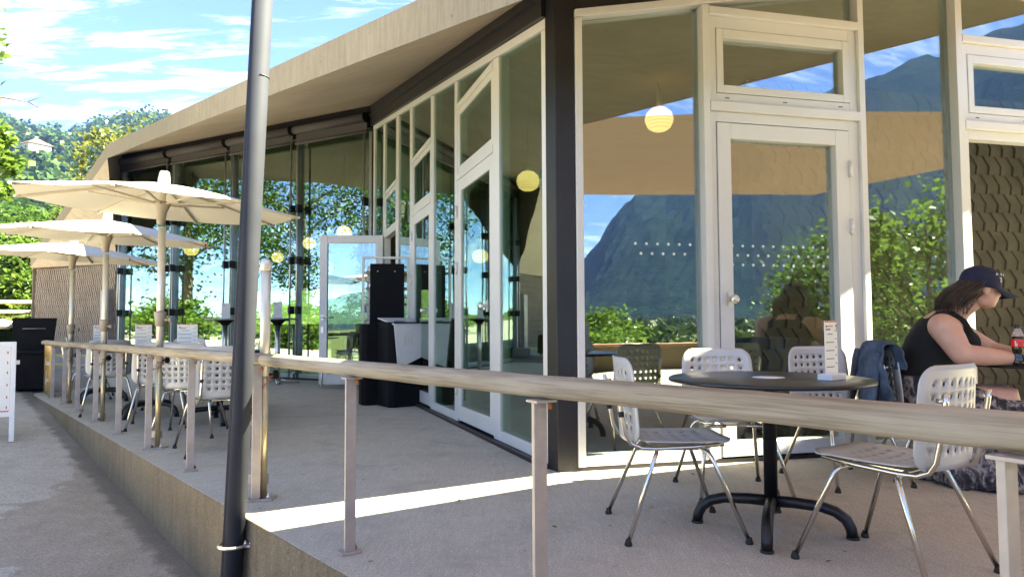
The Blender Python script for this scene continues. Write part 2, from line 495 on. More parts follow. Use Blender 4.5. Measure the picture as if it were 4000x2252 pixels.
# ------------------------------------------------------------------ mesh helpers
class MB:
    def __init__(s):
        s.v = []
        s.f = []
        s.smooth = []
    def add(s, vs_, fs, smooth=False):
        o = len(s.v)
        s.v += [tuple(p) for p in vs_]
        s.f += [tuple(i + o for i in f) for f in fs]
        s.smooth += [smooth] * len(fs)
        return s
    def hexa(s, a):
        """8 points: bottom ring 0-3, top ring 4-7"""
        return s.add(a, [(3, 2, 1, 0), (4, 5, 6, 7), (0, 1, 5, 4), (1, 2, 6, 5), (2, 3, 7, 6), (3, 0, 4, 7)])
    def box(s, c, d, M=None):
        x, y, z = (k / 2 for k in d)
        p = [Vector((sx * x, sy * y, sz * z)) for sz in (-1, 1) for sx, sy in ((-1, -1), (1, -1), (1, 1), (-1, 1))]
        if M is not None:
            p = [M @ q for q in p]
        return s.hexa([q + Vector(c) for q in p])
    def bar(s, a, b, w, h, up=(0, 0, 1)):
        a, b = Vector(a), Vector(b)
        d = (b - a).normalized()
        u = Vector(up)
        if abs(d.dot(u)) > 0.99:
            u = Vector((0, 1, 0))
        r = d.cross(u).normalized()
        u = r.cross(d).normalized()
        p = []
        for q in (a, b):
            p += [q - r * w / 2 - u * h / 2, q + r * w / 2 - u * h / 2, q + r * w / 2 + u * h / 2, q - r * w / 2 + u * h / 2]
        return s.hexa(p)
    def tube(s, pts, rad, n=10, cap=True, flat=None):
        pts = [Vector(p) for p in pts]
        if isinstance(rad, (int, float)):
            rad = [rad] * len(pts)
        rings = []
        t0 = (pts[1] - pts[0]).normalized()
        u = t0.cross(Vector((0, 0, 1)))
        if u.length < 1e-3:
            u = t0.cross(Vector((0, 1, 0)))
        u.normalize()
        prev = t0
        for i, p in enumerate(pts):
            if i == 0:
                t = t0
            elif i == len(pts) - 1:
                t = (pts[i] - pts[i - 1]).normalized()
            else:
                t = ((pts[i + 1] - p).normalized() + (p - pts[i - 1]).normalized()).normalized()
            q = prev.rotation_difference(t)
            u = (q @ u).normalized()
            prev = t
            v = t.cross(u).normalized()
            ring = []
            for k in range(n):
                a = 2 * math.pi * k / n
                ring.append(p + (u * math.cos(a) + v * math.sin(a) * (flat or 1)) * rad[i])
            rings.append(ring)
        s.loft(rings, cap)
        return s
    def loft(s, rings, cap=True, smooth=True, closed=True):
        n = len(rings[0])
        vs_ = [p for r in rings for p in r]
        fs = []
        for i in range(len(rings) - 1):
            for k in range(n if closed else n - 1):
                k2 = (k + 1) % n
                fs.append((i * n + k, i * n + k2, (i + 1) * n + k2, (i + 1) * n + k))
        o = len(s.f)
        s.add(vs_, fs, smooth)
        if cap and closed:
            b = len(s.v) - len(vs_)
            s.f.append(tuple(b + k for k in reversed(range(n))))
            s.f.append(tuple(b + (len(rings) - 1) * n + k for k in range(n)))
            s.smooth += [False, False]
        return s
    def lathe(s, prof, c=(0, 0, 0), n=24, M=None):
        rings = []
        for r, z in prof:
            ring = [Vector((r * math.cos(2 * math.pi * k / n), r * math.sin(2 * math.pi * k / n), z)) for k in range(n)]
            if M is not None:
                ring = [M @ p for p in ring]
            rings.append([p + Vector(c) for p in ring])
        return s.loft(rings)
    def ball(s, c, r, n=14, m=9, M=None):
        if isinstance(r, (int, float)):
            r = (r, r, r)
        rings = []
        for j in range(m + 1):
            th = math.pi * (0.02 + 0.96 * j / m)
            ring = []
            for k in range(n):
                a = 2 * math.pi * k / n
                p = Vector((r[0] * math.sin(th) * math.cos(a), r[1] * math.sin(th) * math.sin(a), -r[2] * math.cos(th)))
                if M is not None:
                    p = M @ p
                ring.append(p + Vector(c))
            rings.append(ring)
        return s.loft(rings)
    def prism(s, poly, z0, z1):
        n = len(poly)
        zz0 = z0 if callable(z0) else (lambda p: z0)
        zz1 = z1 if callable(z1) else (lambda p: z1)
        vs_ = [(p[0], p[1], zz0(p)) for p in poly] + [(p[0], p[1], zz1(p)) for p in poly]
        fs = [tuple(reversed(range(n))), tuple(range(n, 2 * n))] + [(i, (i + 1) % n, n + (i + 1) % n, n + i) for i in range(n)]
        return s.add(vs_, fs)
    def mesh(s, name, mat):
        me = bpy.data.meshes.new(name)
        me.from_pydata([tuple(p) for p in s.v], [], s.f)
        me.polygons.foreach_set('use_smooth', s.smooth)
        if mat:
            me.materials.append(MATS[mat])
        me.update()
        return me
    def obj(s, name, mat, parent=None, bevel=0.0, M=None):
        o = bpy.data.objects.new(name, s.mesh(name, mat))
        COL.objects.link(o)
        if parent is not None:
            o.parent = parent
        if M is not None:
            o.matrix_local = M
        if bevel:
            b = o.modifiers.new('bevel', 'BEVEL')
            b.width = bevel
            b.segments = 2
            b.limit_method = 'ANGLE'
        return o

def fix_normals(o):
    bm = bmesh.new()
    bm.from_mesh(o.data)
    bmesh.ops.recalc_face_normals(bm, faces=bm.faces)
    bm.to_mesh(o.data)
    bm.free()
    return o

def link_mesh(name, me, parent=None, M=None):
    o = bpy.data.objects.new(name, me)
    COL.objects.link(o)
    if parent is not None:
        o.parent = parent
    if M is not None:
        o.matrix_local = M
    return o

def tag(o, label=None, cat=None, group=None, kind=None):
    if label:
        o['label'] = label
    if cat:
        o['category'] = cat
    if group:
        o['group'] = group
    if kind:
        o['kind'] = kind
    return o

def thing(name, label, cat, loc=(0, 0, 0), rz=0.0, group=None):
    o = bpy.data.objects.new(name, None)
    COL.objects.link(o)
    o.empty_display_size = 0.1
    o.location = loc
    o.rotation_euler = (0, 0, rz)
    return tag(o, label, cat, group)

def copy_tree(o, parent=None):
    c = o.copy()
    COL.objects.link(c)
    c.parent = parent
    for ch in list(o.children):
        copy_tree(ch, c)
    return c

def rot_to(f):
    """rotation that turns local +Y towards plan direction f"""
    return math.atan2(-f[0], f[1])

def text_obj(name, body, size, mat, parent, M, extrude=0.0006, shear=0.0, align='CENTER'):
    cu = bpy.data.curves.new(name, 'FONT')
    cu.body = body
    cu.size = size
    cu.extrude = extrude
    cu.shear = shear
    cu.align_x = align
    cu.align_y = 'CENTER'
    cu.materials.append(MATS[mat])
    tmp = bpy.data.objects.new(name, cu)
    me = bpy.data.meshes.new_from_object(tmp)
    if not me.materials:
        me.materials.append(MATS[mat])
    bpy.data.objects.remove(tmp)
    return link_mesh(name, me, parent, M)

# ------------------------------------------------------------------ ground, path, terrace
E0 = Vector((-6.896, 10.013))
WD = Vector((0.654, -0.756))               # along the terrace edge, towards the camera
WN = Vector((-0.756, -0.654))              # out over the path
def path_z(x, y):
    p = Vector((x, y)) - E0
    d, lat = p.dot(WD), p.dot(WN)
    zb = -0.064 * d if d < 13 else -0.832 - 0.02 * (d - 13)
    if d < 0 and lat < 0:
        f = max(0.0, min(1.0, 1 + lat / 1.5))
        zb = zb * f - 0.05 * (1 - f)
    elif lat < 0:
        f = max(0.0, min(1.0, 1 + lat / 0.3))
        zb = min(zb, -0.05) if f > 0 else min(zb, -0.05)
    return zb
def grid_obj(name, xs, ys, fn, mat):
    m = MB()
    vs_ = [(*p, fn(*p)) for y in ys for p in [(x, y) for x in xs]]
    nx = len(xs)
    fs = [(j * nx + i, j * nx + i + 1, (j + 1) * nx + i + 1, (j + 1) * nx + i) for j in range(len(ys) - 1) for i in range(nx - 1)]
    m.add(vs_, fs, True)
    return m.obj(name, mat)
def path_grid():
    m = MB()
    ds = [-34 + 0.5 * i for i in range(100)]
    ls = [-1.55, -1.2, -0.9, -0.6, -0.3, -0.02, 0.0] + [0.5 * i for i in range(1, 15)] + [8, 9, 10, 11.5]
    vs_ = []
    for d in ds:
        for l in ls:
            p = E0 + WD * d + WN * l
            vs_.append((p.x, p.y, path_z(p.x, p.y)))
    n = len(ls)
    m.add(vs_, [(j * n + i, j * n + i + 1, (j + 1) * n + i + 1, (j + 1) * n + i) for j in range(len(ds) - 1) for i in range(n - 1)], True)
    return tag(fix_normals(m.obj('path', 'path_concrete')), kind='structure')
path_grid()

gx = [-1650, -900, -300, -120] + [-60 + 4 * i for i in range(31)] + [120, 300, 900, 1650]
gy = list(gx)
def ground_z(x, y):
    p = Vector((x, y)) - E0
    d, lat = p.dot(WD), p.dot(WN)
    z = -1.35
    if lat > 10.5:                                       # bank beyond the path follows the path's slope
        z = max(-1.35, -0.064 * max(d, -28) - 0.12)
    if d < -26:
        z = max(z, 1.5)
    if abs(x) > 250 or abs(y) > 250:
        z = -3.0
    return z
tag(grid_obj('ground', gx, gy, ground_z, 'meadow'), kind='structure')
pz = MB().add([(-14, -16, -1.30), (26, -16, -1.30), (26, 12, -1.30), (-14, 12, -1.30)], [(0, 1, 2, 3)])  # unseen pale ground, added so sunlight bounces up into the shade
tag(pz.obj('bounce_plaza', 'bounce_paving'), kind='structure')

T_POLY = [tuple(E0 + WD * -0.02), tuple(E0 + WD * 15.5), (9.0, -4.0), (10.5, 7.2), (0.304 + 0.06, 4.694 + 0.06), (-2.396, 11.829), (-8.487, 14.9), (-8.9, 15.0), (-8.2, 12.3)]
mt = MB().prism(T_POLY, -1.4, 0.0)
tag(fix_normals(mt.obj('terrace', 'terrace_concrete')), kind='structure')
# face of the terrace edge: a separate skin of rougher concrete
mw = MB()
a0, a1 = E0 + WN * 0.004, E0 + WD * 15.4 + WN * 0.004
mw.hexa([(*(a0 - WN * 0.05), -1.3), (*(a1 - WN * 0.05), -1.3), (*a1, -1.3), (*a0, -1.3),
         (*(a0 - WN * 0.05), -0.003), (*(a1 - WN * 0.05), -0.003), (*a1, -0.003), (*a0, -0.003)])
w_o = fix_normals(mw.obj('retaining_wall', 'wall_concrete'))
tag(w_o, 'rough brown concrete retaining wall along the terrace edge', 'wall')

# ------------------------------------------------------------------ the cafe building
BLD = thing('cafe_building', 'glazed cafe building with folded concrete roof and pale metal window frames', 'building', (0.304, 4.694, 0))
BINV = BLD.matrix_basis.inverted() if False else Matrix.Translation((-0.304, -4.694, 0))
def bpart(m, name, mat, parent=None, bevel=0.0):
    """mesh given in world coordinates, parented (part or sub-part) without moving"""
    o = m.obj(name, mat, parent or BLD, bevel)
    o.matrix_local = BINV if (parent is None or parent is BLD) else Matrix.Identity(4)
    return o

class Plane:
    def __init__(s, P, d, n):
        s.P = Vector((P[0], P[1], 0))
        s.d = Vector((d[0], d[1], 0))
        s.n = Vector((n[0], n[1], 0))
    def pt(s, a, z, o=0.0):
        return s.P + s.d * a + s.n * o + Vector((0, 0, z))
    def quad(s, m, a, o0, o1):
        """a = four (s, z) corners; slab from offset o0 (inside) to o1 (outside)"""
        m.hexa([s.pt(*q, o0) for q in a] + [s.pt(*q, o1) for q in a])
        return m
    def box(s, m, s0, s1, z0, z1, o0, o1):
        return s.quad(m, [(s0, z0), (s1, z0), (s1, z1), (s0, z1)], o0, o1)
    def frame(s, m, c, w, o0, o1):
        """picture-frame of four bars inside corners c=[(s,z)*4] (bl, br, tr, tl), bar widths w=(l, b, r, t)"""
        (a0, b0), (a1, b1), (a2, b2), (a3, b3) = c
        l, b, r, t = w
        def lerp_top(x):
            return b3 + (b2 - b3) * (x - a3) / (a2 - a3)
        def lerp_bot(x):
            return b0 + (b1 - b0) * (x - a0) / (a1 - a0)
        L0, R0 = a0, a1
        s.quad(m, [(L0, lerp_bot(L0)), (L0 + l, lerp_bot(L0 + l)), (L0 + l, lerp_top(L0 + l)), (L0, lerp_top(L0))], o0, o1)
        s.quad(m, [(R0 - r, lerp_bot(R0 - r)), (R0, lerp_bot(R0)), (R0, lerp_top(R0)), (R0 - r, lerp_top(R0 - r))], o0, o1)
        s.quad(m, [(L0 + l, lerp_bot(L0 + l)), (R0 - r, lerp_bot(R0 - r)), (R0 - r, lerp_bot(R0 - r) + b), (L0 + l, lerp_bot(L0 + l) + b)], o0, o1 - 0.0015)
        s.quad(m, [(L0 + l, lerp_top(L0 + l) - t), (R0 - r, lerp_top(R0 - r) - t), (R0 - r, lerp_top(R0 - r)), (L0 + l, lerp_top(L0 + l))], o0, o1 - 0.0015)
        return m

def unit(x, y):
    k = math.hypot(x, y)
    return (x / k, y / k)
C0 = (0.304, 4.694)
LU = (-0.354, 0.935)
RU = (0.973, 0.232)
PL = Plane(C0, LU, (-0.935, -0.354))
PR = Plane(C0, RU, (0.232, -0.973))
P1 = (-2.396, 11.829)
P2 = (-8.487, 14.9)
BU = unit(P1[0] - P2[0], P1[1] - P2[1])
PB = Plane(P2, BU, (BU[1], -BU[0]))
B_LEN = math.hypot(P1[0] - P2[0], P1[1] - P2[1])

FR_IN, FR_OUT, GL_IN, GL_OUT = -0.09, 0.0, -0.058, -0.050
def pane(pl, c, parent=None, name='window_pane', o=(GL_IN, GL_OUT), mat='window_glass'):
    if pl is PL or pl is PB:
        mat = 'green_glass'
    if pl is PL:
        o = (-0.016, -0.008)              # this wall is glazed almost flush
    return fix_normals(bpart(pl.quad(MB(), c, *o), name, mat, parent))
def knob(pl, s, z, parent, out=FR_OUT):
    m = MB()
    pl.box(m, s - 0.022, s + 0.022, z - 0.05, z + 0.05, out, out + 0.012)
    Mr = Matrix(((pl.d.x, 0, pl.n.x), (pl.d.y, 0, pl.n.y), (0, 1, 0)))
    M3 = Mr.to_4x4()
    c = pl.pt(s, z, out + 0.012)
    m.lathe([(0.016, 0), (0.013, 0.02), (0.014, 0.03), (0.028, 0.04), (0.034, 0.055), (0.028, 0.07), (0.012, 0.076)], c, 18, M3.to_3x3())
    return bpart(m, 'knob', 'steel_bright', parent)
def hinge(pl, s, z, parent, out=FR_OUT):
    m = MB()
    m.tube([pl.pt(s, z - 0.06, out + 0.012), pl.pt(s, z + 0.06, out + 0.012)], 0.012, 10)
    pl.box(m, s - 0.012, s + 0.03, z - 0.055, z + 0.055, out, out + 0.006)
    return bpart(m, 'hinge', 'frame_alu', parent)

# --- glazed wall beside the door side of the terrace (runs away from the corner column)
def zL(s, Z):
    return Z if Z < 1 else 1 + (Z - 1) * (1 - 0.02 * (s - 1.85))
def topL(s):
    return 3.14 + 0.166 * s
L_MULL = [(0.13, 0.225), (1.135, 1.29), (2.39, 2.49), (3.36, 3.49), (4.475, 4.62), (5.355, 5.55), (6.435, 6.575), (7.36, 7.52)]
for i, (a, b) in enumerate(L_MULL):
    m = MB()
    PL.quad(m, [(a, 0.03), (b, 0.03), (b, topL(b) - 0.075), (a, topL(a) - 0.075)], FR_IN, FR_OUT + 0.008)
    fix_normals(bpart(m, 'mullion', 'frame_alu', bevel=0.004))
m = MB()
PL.quad(m, [(0.13, topL(0.13) - 0.07), (7.52, topL(7.52) - 0.07), (7.52, topL(7.52)), (0.13, topL(0.13))], FR_IN, FR_OUT + 0.014)
fix_normals(bpart(m, 'head_rail', 'frame_alu', bevel=0.003))
m = MB()
PL.quad(m, [(0.12, topL(0.12) + 0.003), (7.6, topL(7.6) + 0.003), (7.6, 4.80), (0.12, 3.37)], FR_IN - 0.05, FR_OUT + 0.05)
fix_normals(bpart(m, 'header_beam', 'dark_metal'))
m = MB()
PL.quad(m, [(0.06, topL(0.06) + 0.12), (7.6, topL(7.6) + 0.16), (7.6, topL(7.6) + 0.20), (0.06, topL(0.06) + 0.15)], FR_OUT + 0.051, FR_OUT + 0.085)
fix_normals(bpart(m, 'header_ledge', 'dark_metal'))
m = MB()
PL.box(m, 0.12, 7.6, 0.001, 0.028, FR_IN - 0.05, FR_OUT + 0.055)
fix_normals(bpart(m, 'plinth', 'dark_metal'))
def l_fixed(a, b):
    m = MB()
    PL.box(m, a + 0.001, b - 0.001, 0.03, 0.115, FR_IN, FR_OUT + 0.004)
    fix_normals(bpart(m, 'sill_rail', 'frame_alu', bevel=0.003))
    pane(PL, [(a, 0.11), (b, 0.11), (b, topL(b) - 0.073), (a, topL(a) - 0.073)])
def l_door(a, b, opened=False):
    # three stacked lights: fixed top light, hopper, door
    for Z in (3.21, 2.485):
        m = MB()
        PL.quad(m, [(a, zL(a, Z) - 0.03), (b, zL(b, Z) - 0.03), (b, zL(b, Z) + 0.03), (a, zL(a, Z) + 0.03)], FR_IN, FR_OUT + 0.016)
        fix_normals(bpart(m, 'transom', 'frame_alu', bevel=0.003))
    pane(PL, [(a, zL(a, 3.235)), (b, zL(b, 3.235)), (b, topL(b) - 0.073), (a, topL(a) - 0.073)])
    m = MB()
    PL.frame(m, [(a + .002, zL(a, 2.52)), (b - .002, zL(b, 2.52)), (b - .002, zL(b, 3.178)), (a + .002, zL(a, 3.178))], (0.06, 0.07, 0.06, 0.06), FR_IN + 0.01, FR_OUT + 0.002)
    h = fix_normals(bpart(m, 'hopper_window', 'frame_alu', bevel=0.003))
    pane(PL, [(a + 0.055, zL(a, 2.585)), (b - 0.055, zL(b, 2.585)), (b - 0.055, zL(b, 3.125)), (a + 0.055, zL(a, 3.125))], h, 'pane')
    m = MB()
    m.tube([PL.pt(a + 0.12, zL(a, 2.62), -0.12), PL.pt((a + b) / 2, zL(a, 2.70), -0.10), PL.pt(b - 0.14, zL(b, 3.04), -0.14)], 0.007, 6)
    bpart(m, 'stay_arm', 'dark_metal', h)
    zt = 2.452
    if not opened:
        m = MB()
        PL.frame(m, [(a + .004, 0.05), (b - .004, 0.05), (b - .004, zL(b, zt)), (a + .004, zL(a, zt))], (0.10, 0.14, 0.11, 0.12), FR_IN, FR_OUT + 0.006)
        d = fix_normals(bpart(m, 'door', 'frame_alu', bevel=0.004))
        pane(PL, [(a + 0.10, 0.18), (b - 0.11, 0.18), (b - 0.11, zL(b, zt) - 0.115), (a + 0.10, zL(a, zt) - 0.115)], d, 'pane')
        knob(PL, a + 0.15, 1.15, d, FR_OUT + 0.006)
        for hz in (2.12, 1.55, 0.35):
            hinge(PL, b - 0.004, hz, d, FR_OUT + 0.008)
    else:
        # leaf swung out over the terrace on its far edge
        hg = PL.pt(b, 0, 0.03)
        f = unit(-1.0, 0.01)
        lw = 0.98
        pd = Plane((hg.x, hg.y), f, unit(-f[1], f[0]))
        m = MB()
        zt2 = 2.37
        pd.frame(m, [(0, 0.07), (lw, 0.07), (lw, zt2), (0, zt2)], (0.11, 0.16, 0.12, 0.12), -0.05, 0.02)
        d = fix_normals(bpart(m, 'open_door', 'frame_alu', bevel=0.004))
        d['label'] = 'glazed door leaf standing open over the terrace'
        pane(pd, [(0.10, 0.20), (lw - 0.11, 0.20), (lw - 0.11, zt2 - 0.115), (0.10, zt2 - 0.115)], d, 'pane', (-0.02, -0.012))
        m = MB()
        for sg in (-0.05, 0.02):
            o2 = 0.05 if sg > 0 else -0.08
            m.tube([pd.pt(lw - 0.05, 1.10, sg), pd.pt(lw - 0.05, 1.10, o2), pd.pt(lw - 0.20, 1.10, o2)], 0.011, 8)
        pd.box(m, lw - 0.07, lw - 0.03, 1.06, 1.14, 0.0215, 0.028)
        pd.box(m, lw - 0.07, lw - 0.03, 0.86, 0.96, 0.0215, 0.028)
        bpart(m, 'handle', 'steel_bright', d)
        m = MB()
        m.tube([pd.pt(lw - 0.05, 0.30, 0.03), pd.pt(lw - 0.05, 0.02, 0.03)], 0.012, 8)
        bpart(m, 'floor_bolt', 'steel_bright', d)
l_fixed(0.225, 1.135)
l_door(1.29, 2.39)
l_fixed(2.49, 3.36)
l_door(3.49, 4.475)
l_fixed(4.62, 5.355)
l_door(5.55, 6.435, True)
l_fixed(6.575, 7.36)

# --- corner column
m = MB()
cpoly = [PL.pt(0.125, 0, 0.03), PL.pt(0.0, 0, 0.0), PR.pt(0.13, 0, 0.03), PR.pt(0.13, 0, -0.14), PL.pt(0.125, 0, -0.14)]
cpoly = [PL.pt(0.126, 0, 0.02), Vector((0.304, 4.694, 0)), PR.pt(0.132, 0, 0.02), PR.pt(0.132, 0, -0.12), PL.pt(0.126, 0, -0.12)]
m.prism([(p.x, p.y) for p in cpoly], 0.001, 3.36)
fix_normals(bpart(m, 'corner_column', 'dark_metal', bevel=0.004))

# --- glazed wall facing the viewer (right of the column)
def topR(s):
    return 3.146 + 0.2 * s
R_END = 8.0
R_MULL = [(0.138, 0.190), (1.112, 1.166), (2.433, 2.484), (3.352, 3.416), (4.68, 4.73), (5.62, 5.68), (6.9, 6.95), (7.95, 8.0)]
for a, b in R_MULL:
    m = MB()
    PR.quad(m, [(a, 0.03), (b, 0.03), (b, topR(b) - 0.06), (a, topR(a) - 0.06)], FR_IN, FR_OUT + 0.03)
    fix_normals(bpart(m, 'mullion', 'frame_alu', bevel=0.004))
m = MB()
PR.quad(m, [(0.138, topR(0.138) - 0.055), (R_END, topR(R_END) - 0.055), (R_END, topR(R_END)), (0.138, topR(0.138))], FR_IN, FR_OUT + 0.032)
fix_normals(bpart(m, 'head_rail', 'frame_alu', bevel=0.003))
m = MB()
PR.quad(m, [(0.135, topR(0.135) + 0.003), (R_END, topR(R_END) + 0.003), (R_END, topR(R_END) + 0.2), (0.135, topR(0.135) + 0.2)], FR_IN - 0.05, FR_OUT + 0.02)
fix_normals(bpart(m, 'header_beam', 'dark_metal'))
m = MB()
PR.box(m, 0.135, R_END, 0.001, 0.026, FR_IN - 0.05, FR_OUT + 0.012)
fix_normals(bpart(m, 'plinth', 'dark_metal'))
def r_fixed(a, b):
    m = MB()
    PR.box(m, a + 0.001, b - 0.001, 0.028, 0.096, FR_IN, FR_OUT + 0.01)
    fix_normals(bpart(m, 'sill_rail', 'frame_alu', bevel=0.003))
    return pane(PR, [(a, 0.09), (b, 0.09), (b, topR(b) - 0.058), (a, topR(a) - 0.058)])
def r_door(a, b, opened=False):
    for z0, z1 in ((3.246, 3.306), (2.536, 2.604)):
        m = MB()
        PR.box(m, a + 0.001, b - 0.001, z0, z1, FR_IN, FR_OUT + 0.034)
        fix_normals(bpart(m, 'transom', 'frame_alu', bevel=0.004))
    pane(PR, [(a, 3.30), (b, 3.30), (b, topR(b) - 0.058), (a, topR(a) - 0.058)])
    m = MB()
    PR.frame(m, [(a + .001, 2.605), (b - .001, 2.605), (b - .001, 3.245), (a + .001, 3.245)], (0.065, 0.07, 0.065, 0.085), FR_IN, FR_OUT)
    fix_normals(bpart(m, 'hopper_surround', 'frame_alu', bevel=0.002))
    m = MB()
    PR.frame(m, [(a + .069, 2.679), (b - .069, 2.679), (b - .069, 3.156), (a + .069, 3.156)], (0.055, 0.058, 0.055, 0.066), FR_IN, FR_OUT + 0.006)
    h = fix_normals(bpart(m, 'hopper_window', 'frame_alu', bevel=0.004))
    pane(PR, [(a + .12, 2.735), (b - .12, 2.735), (b - .12, 3.093), (a + .12, 3.093)], h, 'pane')
    for k in (0.12, 0.5, 0.88):
        m = MB()
        PR.box(m, a + k * (b - a) - 0.018, a + k * (b - a) + 0.018, 2.638, 2.645, FR_OUT + 0.0005, FR_OUT + 0.002)
        bpart(m, 'drain_slot', 'print_ink', h)
    m = MB()
    PR.box(m, a + .001, a + .056, 0.03, 2.535, FR_IN, FR_OUT)
    PR.box(m, b - .088, b - .001, 0.03, 2.535, FR_IN, FR_OUT)
    PR.box(m, a + .056, b - .088, 2.462, 2.535, FR_IN, FR_OUT)
    fix_normals(bpart(m, 'door_surround', 'frame_alu', bevel=0.002))
    if not opened:
        la, lb = a + 0.062, b - 0.094
        m = MB()
        PR.frame(m, [(la, 0.04), (lb, 0.04), (lb, 2.455), (la, 2.455)], (0.108, 0.10, 0.115, 0.115), FR_IN, FR_OUT + 0.008)
        d = fix_normals(bpart(m, 'door', 'frame_alu', bevel=0.004))
        pane(PR, [(la + .10, 0.13), (lb - .105, 0.13), (lb - .105, 2.348), (la + .10, 2.348)], d, 'pane')
        knob(PR, la + 0.075, 1.165, d, FR_OUT + 0.008)
        for hz in (2.16, 1.72, 0.30):
            hinge(PR, lb + 0.002, hz, d, FR_OUT + 0.010)
r_fixed(0.190, 1.112)
r_door(1.166, 2.433)
r_fixed(2.484, 3.352)
r_door(3.416, 4.68, True)
r_fixed(4.73, 5.62)
r_door(5.68, 6.9)
r_fixed(6.95, 7.95)

# rows of pale dots on the glass so that nobody walks into it
dot = MB().lathe([(0.011, 0.0), (0.011, 0.0006)], (0, 0, 0), 10)
dots = MB()
Md = Matrix(((PR.d.x, 0, PR.n.x), (PR.d.y, 0, PR.n.y), (0, 1, 0)))
for r_, z_ in ((0, 1.56), (1, 1.49), (2, 1.42)):
    for k in range(22):
        s_ = 0.60 + 0.085 * k + (0.042 if r_ == 1 else 0)
        if 1.06 < s_ < 1.36 or s_ > 2.2 or (s_ < 1.1 and r_ == 2):
            continue
        dots.lathe([(0.011, 0.0), (0.011, 0.0006)], PR.pt(s_, z_, GL_OUT + 0.001), 8, Md)
od = bpart(dots, 'glass_dots', 'paper_price')

# --- rear glazed wall with roller awnings
B_N = [B_LEN * k / 4 for k in range(5)]
def rollz(s):
    return 4.468 + (4.533 - 4.468) * s / B_LEN
for k, s_ in enumerate(B_N):
    a, b = (s_, s_ + 0.06) if k == 0 else ((s_ - 0.07, s_ - 0.01) if k == 4 else (s_ - 0.03, s_ + 0.03))
    m = MB()
    PB.box(m, a, b, 0.03, 4.33, FR_IN, FR_OUT + 0.02)
    fix_normals(bpart(m, 'mullion', 'guide_alu', bevel=0.004))
    for side in ((1,) if k == 0 else ((-1,) if k == 4 else (-1, 1))):
        g = s_ + side * 0.085 if 0 < k < 4 else s_ + side * 0.11
        m = MB()
        m.tube([PB.pt(g, 0.04, 0.10), PB.pt(g, 4.30, 0.10)], 0.018, 8)
        go = bpart(m, 'guide_rail', 'guide_alu')
        for zc_ in (1.25, 2.15, 3.1):
            m = MB()
            PB.box(m, g - 0.022, g + 0.022, zc_ - 0.07, zc_ + 0.07, 0.0, 0.125)
            bpart(m, 'guide_clip', 'dark_metal', go)
for k in range(4):
    a, b = B_N[k], B_N[k + 1]
    pane(PB, [(a + 0.03, 0.10), (b - 0.03, 0.10), (b - 0.03, 4.40), (a + 0.03, 4.40)])
    m = MB()
    PB.box(m, a + 0.061, b - 0.071, 0.03, 0.10, FR_IN, FR_OUT + 0.01)
    fix_normals(bpart(m, 'sill_rail', 'guide_alu'))
    m = MB()
    m.tube([PB.pt(a + 0.03, rollz(a), 0.16), PB.pt(b - 0.05, rollz(b), 0.16)], 0.075, 18)
    aw = bpart(m, 'awning_roll', 'awning_cloth')
    for e in (a + 0.02, b - 0.045):
        m = MB()
        m.tube([PB.pt(e, rollz(e), 0.16), PB.pt(e + 0.02, rollz(e), 0.16)], 0.088, 18)
        bpart(m, 'end_cap', 'black_plastic', aw)
    m = MB()
    PB.quad(m, [(a + 0.04, 4.31), (b - 0.05, 4.33), (b - 0.05, rollz(b) - 0.03), (a + 0.04, rollz(a) - 0.03)], 0.10, 0.106)
    bpart(m, 'awning_valance', 'awning_cloth', aw)
    m = MB()
    m.tube([PB.pt(a + 0.03, 4.285, 0.105), PB.pt(b - 0.04, 4.305, 0.105)], 0.028, 10)
    bpart(m, 'awning_bar', 'awning_cloth', aw)
m = MB()
PB.box(m, 0, B_LEN - 0.01, 0.001, 0.028, FR_IN - 0.03, FR_OUT + 0.05)
fix_normals(bpart(m, 'plinth', 'dark_metal'))
m = MB()
PB.quad(m, [(0.0, 4.402), (B_LEN - 0.05, 4.402), (B_LEN - 0.05, 4.78), (0.0, 4.70)], FR_IN - 0.03, FR_OUT + 0.01)
fix_normals(bpart(m, 'header_beam', 'dark_metal'))

# --- roof: soffit, fascia and slab
F0 = Vector((-7.975, 13.5, 4.281))
EB = Vector((-6.094, 11.54, 4.106))
EC = Vector((-2.819, 7.412, 3.411))
EA = Vector((0.227, 3.57, 2.765))
TIP = Vector((1.098, 3.50, 2.75))  # unseen overhang TIP to REDGE, shaped to cast the shadow edge on the floor
REDGE = Vector((8.4, 6.39, 4.88))
G = Vector((-11.25, 16.1, 2.34))
WR = Vector((-8.60, 15.0, 2.33))
P2T = Vector((*P2, 4.69))
P1T = Vector((*P1, 4.79))
CT = Vector((*C0, 3.365))
RT = Vector((*(Vector(C0) + Vector(RU) * R_END), topR(R_END) + 0.2))
BRV = Vector((9.5, 26, 6.2))
BLV = Vector((-10.5, 27, 5.4))
WL = Vector((-11.2, 16.2, 2.33))
BW = Vector((-15.5, 24, 2.4))
sof_pts = [F0, EB, EC, EA, TIP, REDGE, G, WR, P2T, P1T, CT, RT, BRV, BLV, BW]
(iF, iEB, iEC, iEA, iT, iRE, iG, iWR, iP2, iP1, iC, iR, iBR, iBL, iBW) = range(15)
sof_f = [(iF, iP2, iEB), (iEB, iP2, iP1), (iEB, iP1, iEC), (iEC, iP1, iC), (iEC, iC, iEA), (iEA, iC, iT), (iT, iC, iR, iRE),
         (iG, iWR, iP2, iF), (iC, iBR, iR), (iC, iP1, iBR), (iP1, iBL, iBR), (iP1, iP2, iBL), (iP2, iWR, iBL), (iWR, iG, iBW), (iWR, iBW, iBL)]
m = MB().add([p + Vector((0, 0, -0.002)) for p in sof_pts], sof_f)
so = bpart(m, 'soffit', 'soffit_concrete')
TH = 0.28
top = [p + Vector((0, 0, TH)) for p in sof_pts]
m = MB().add(top, sof_f)
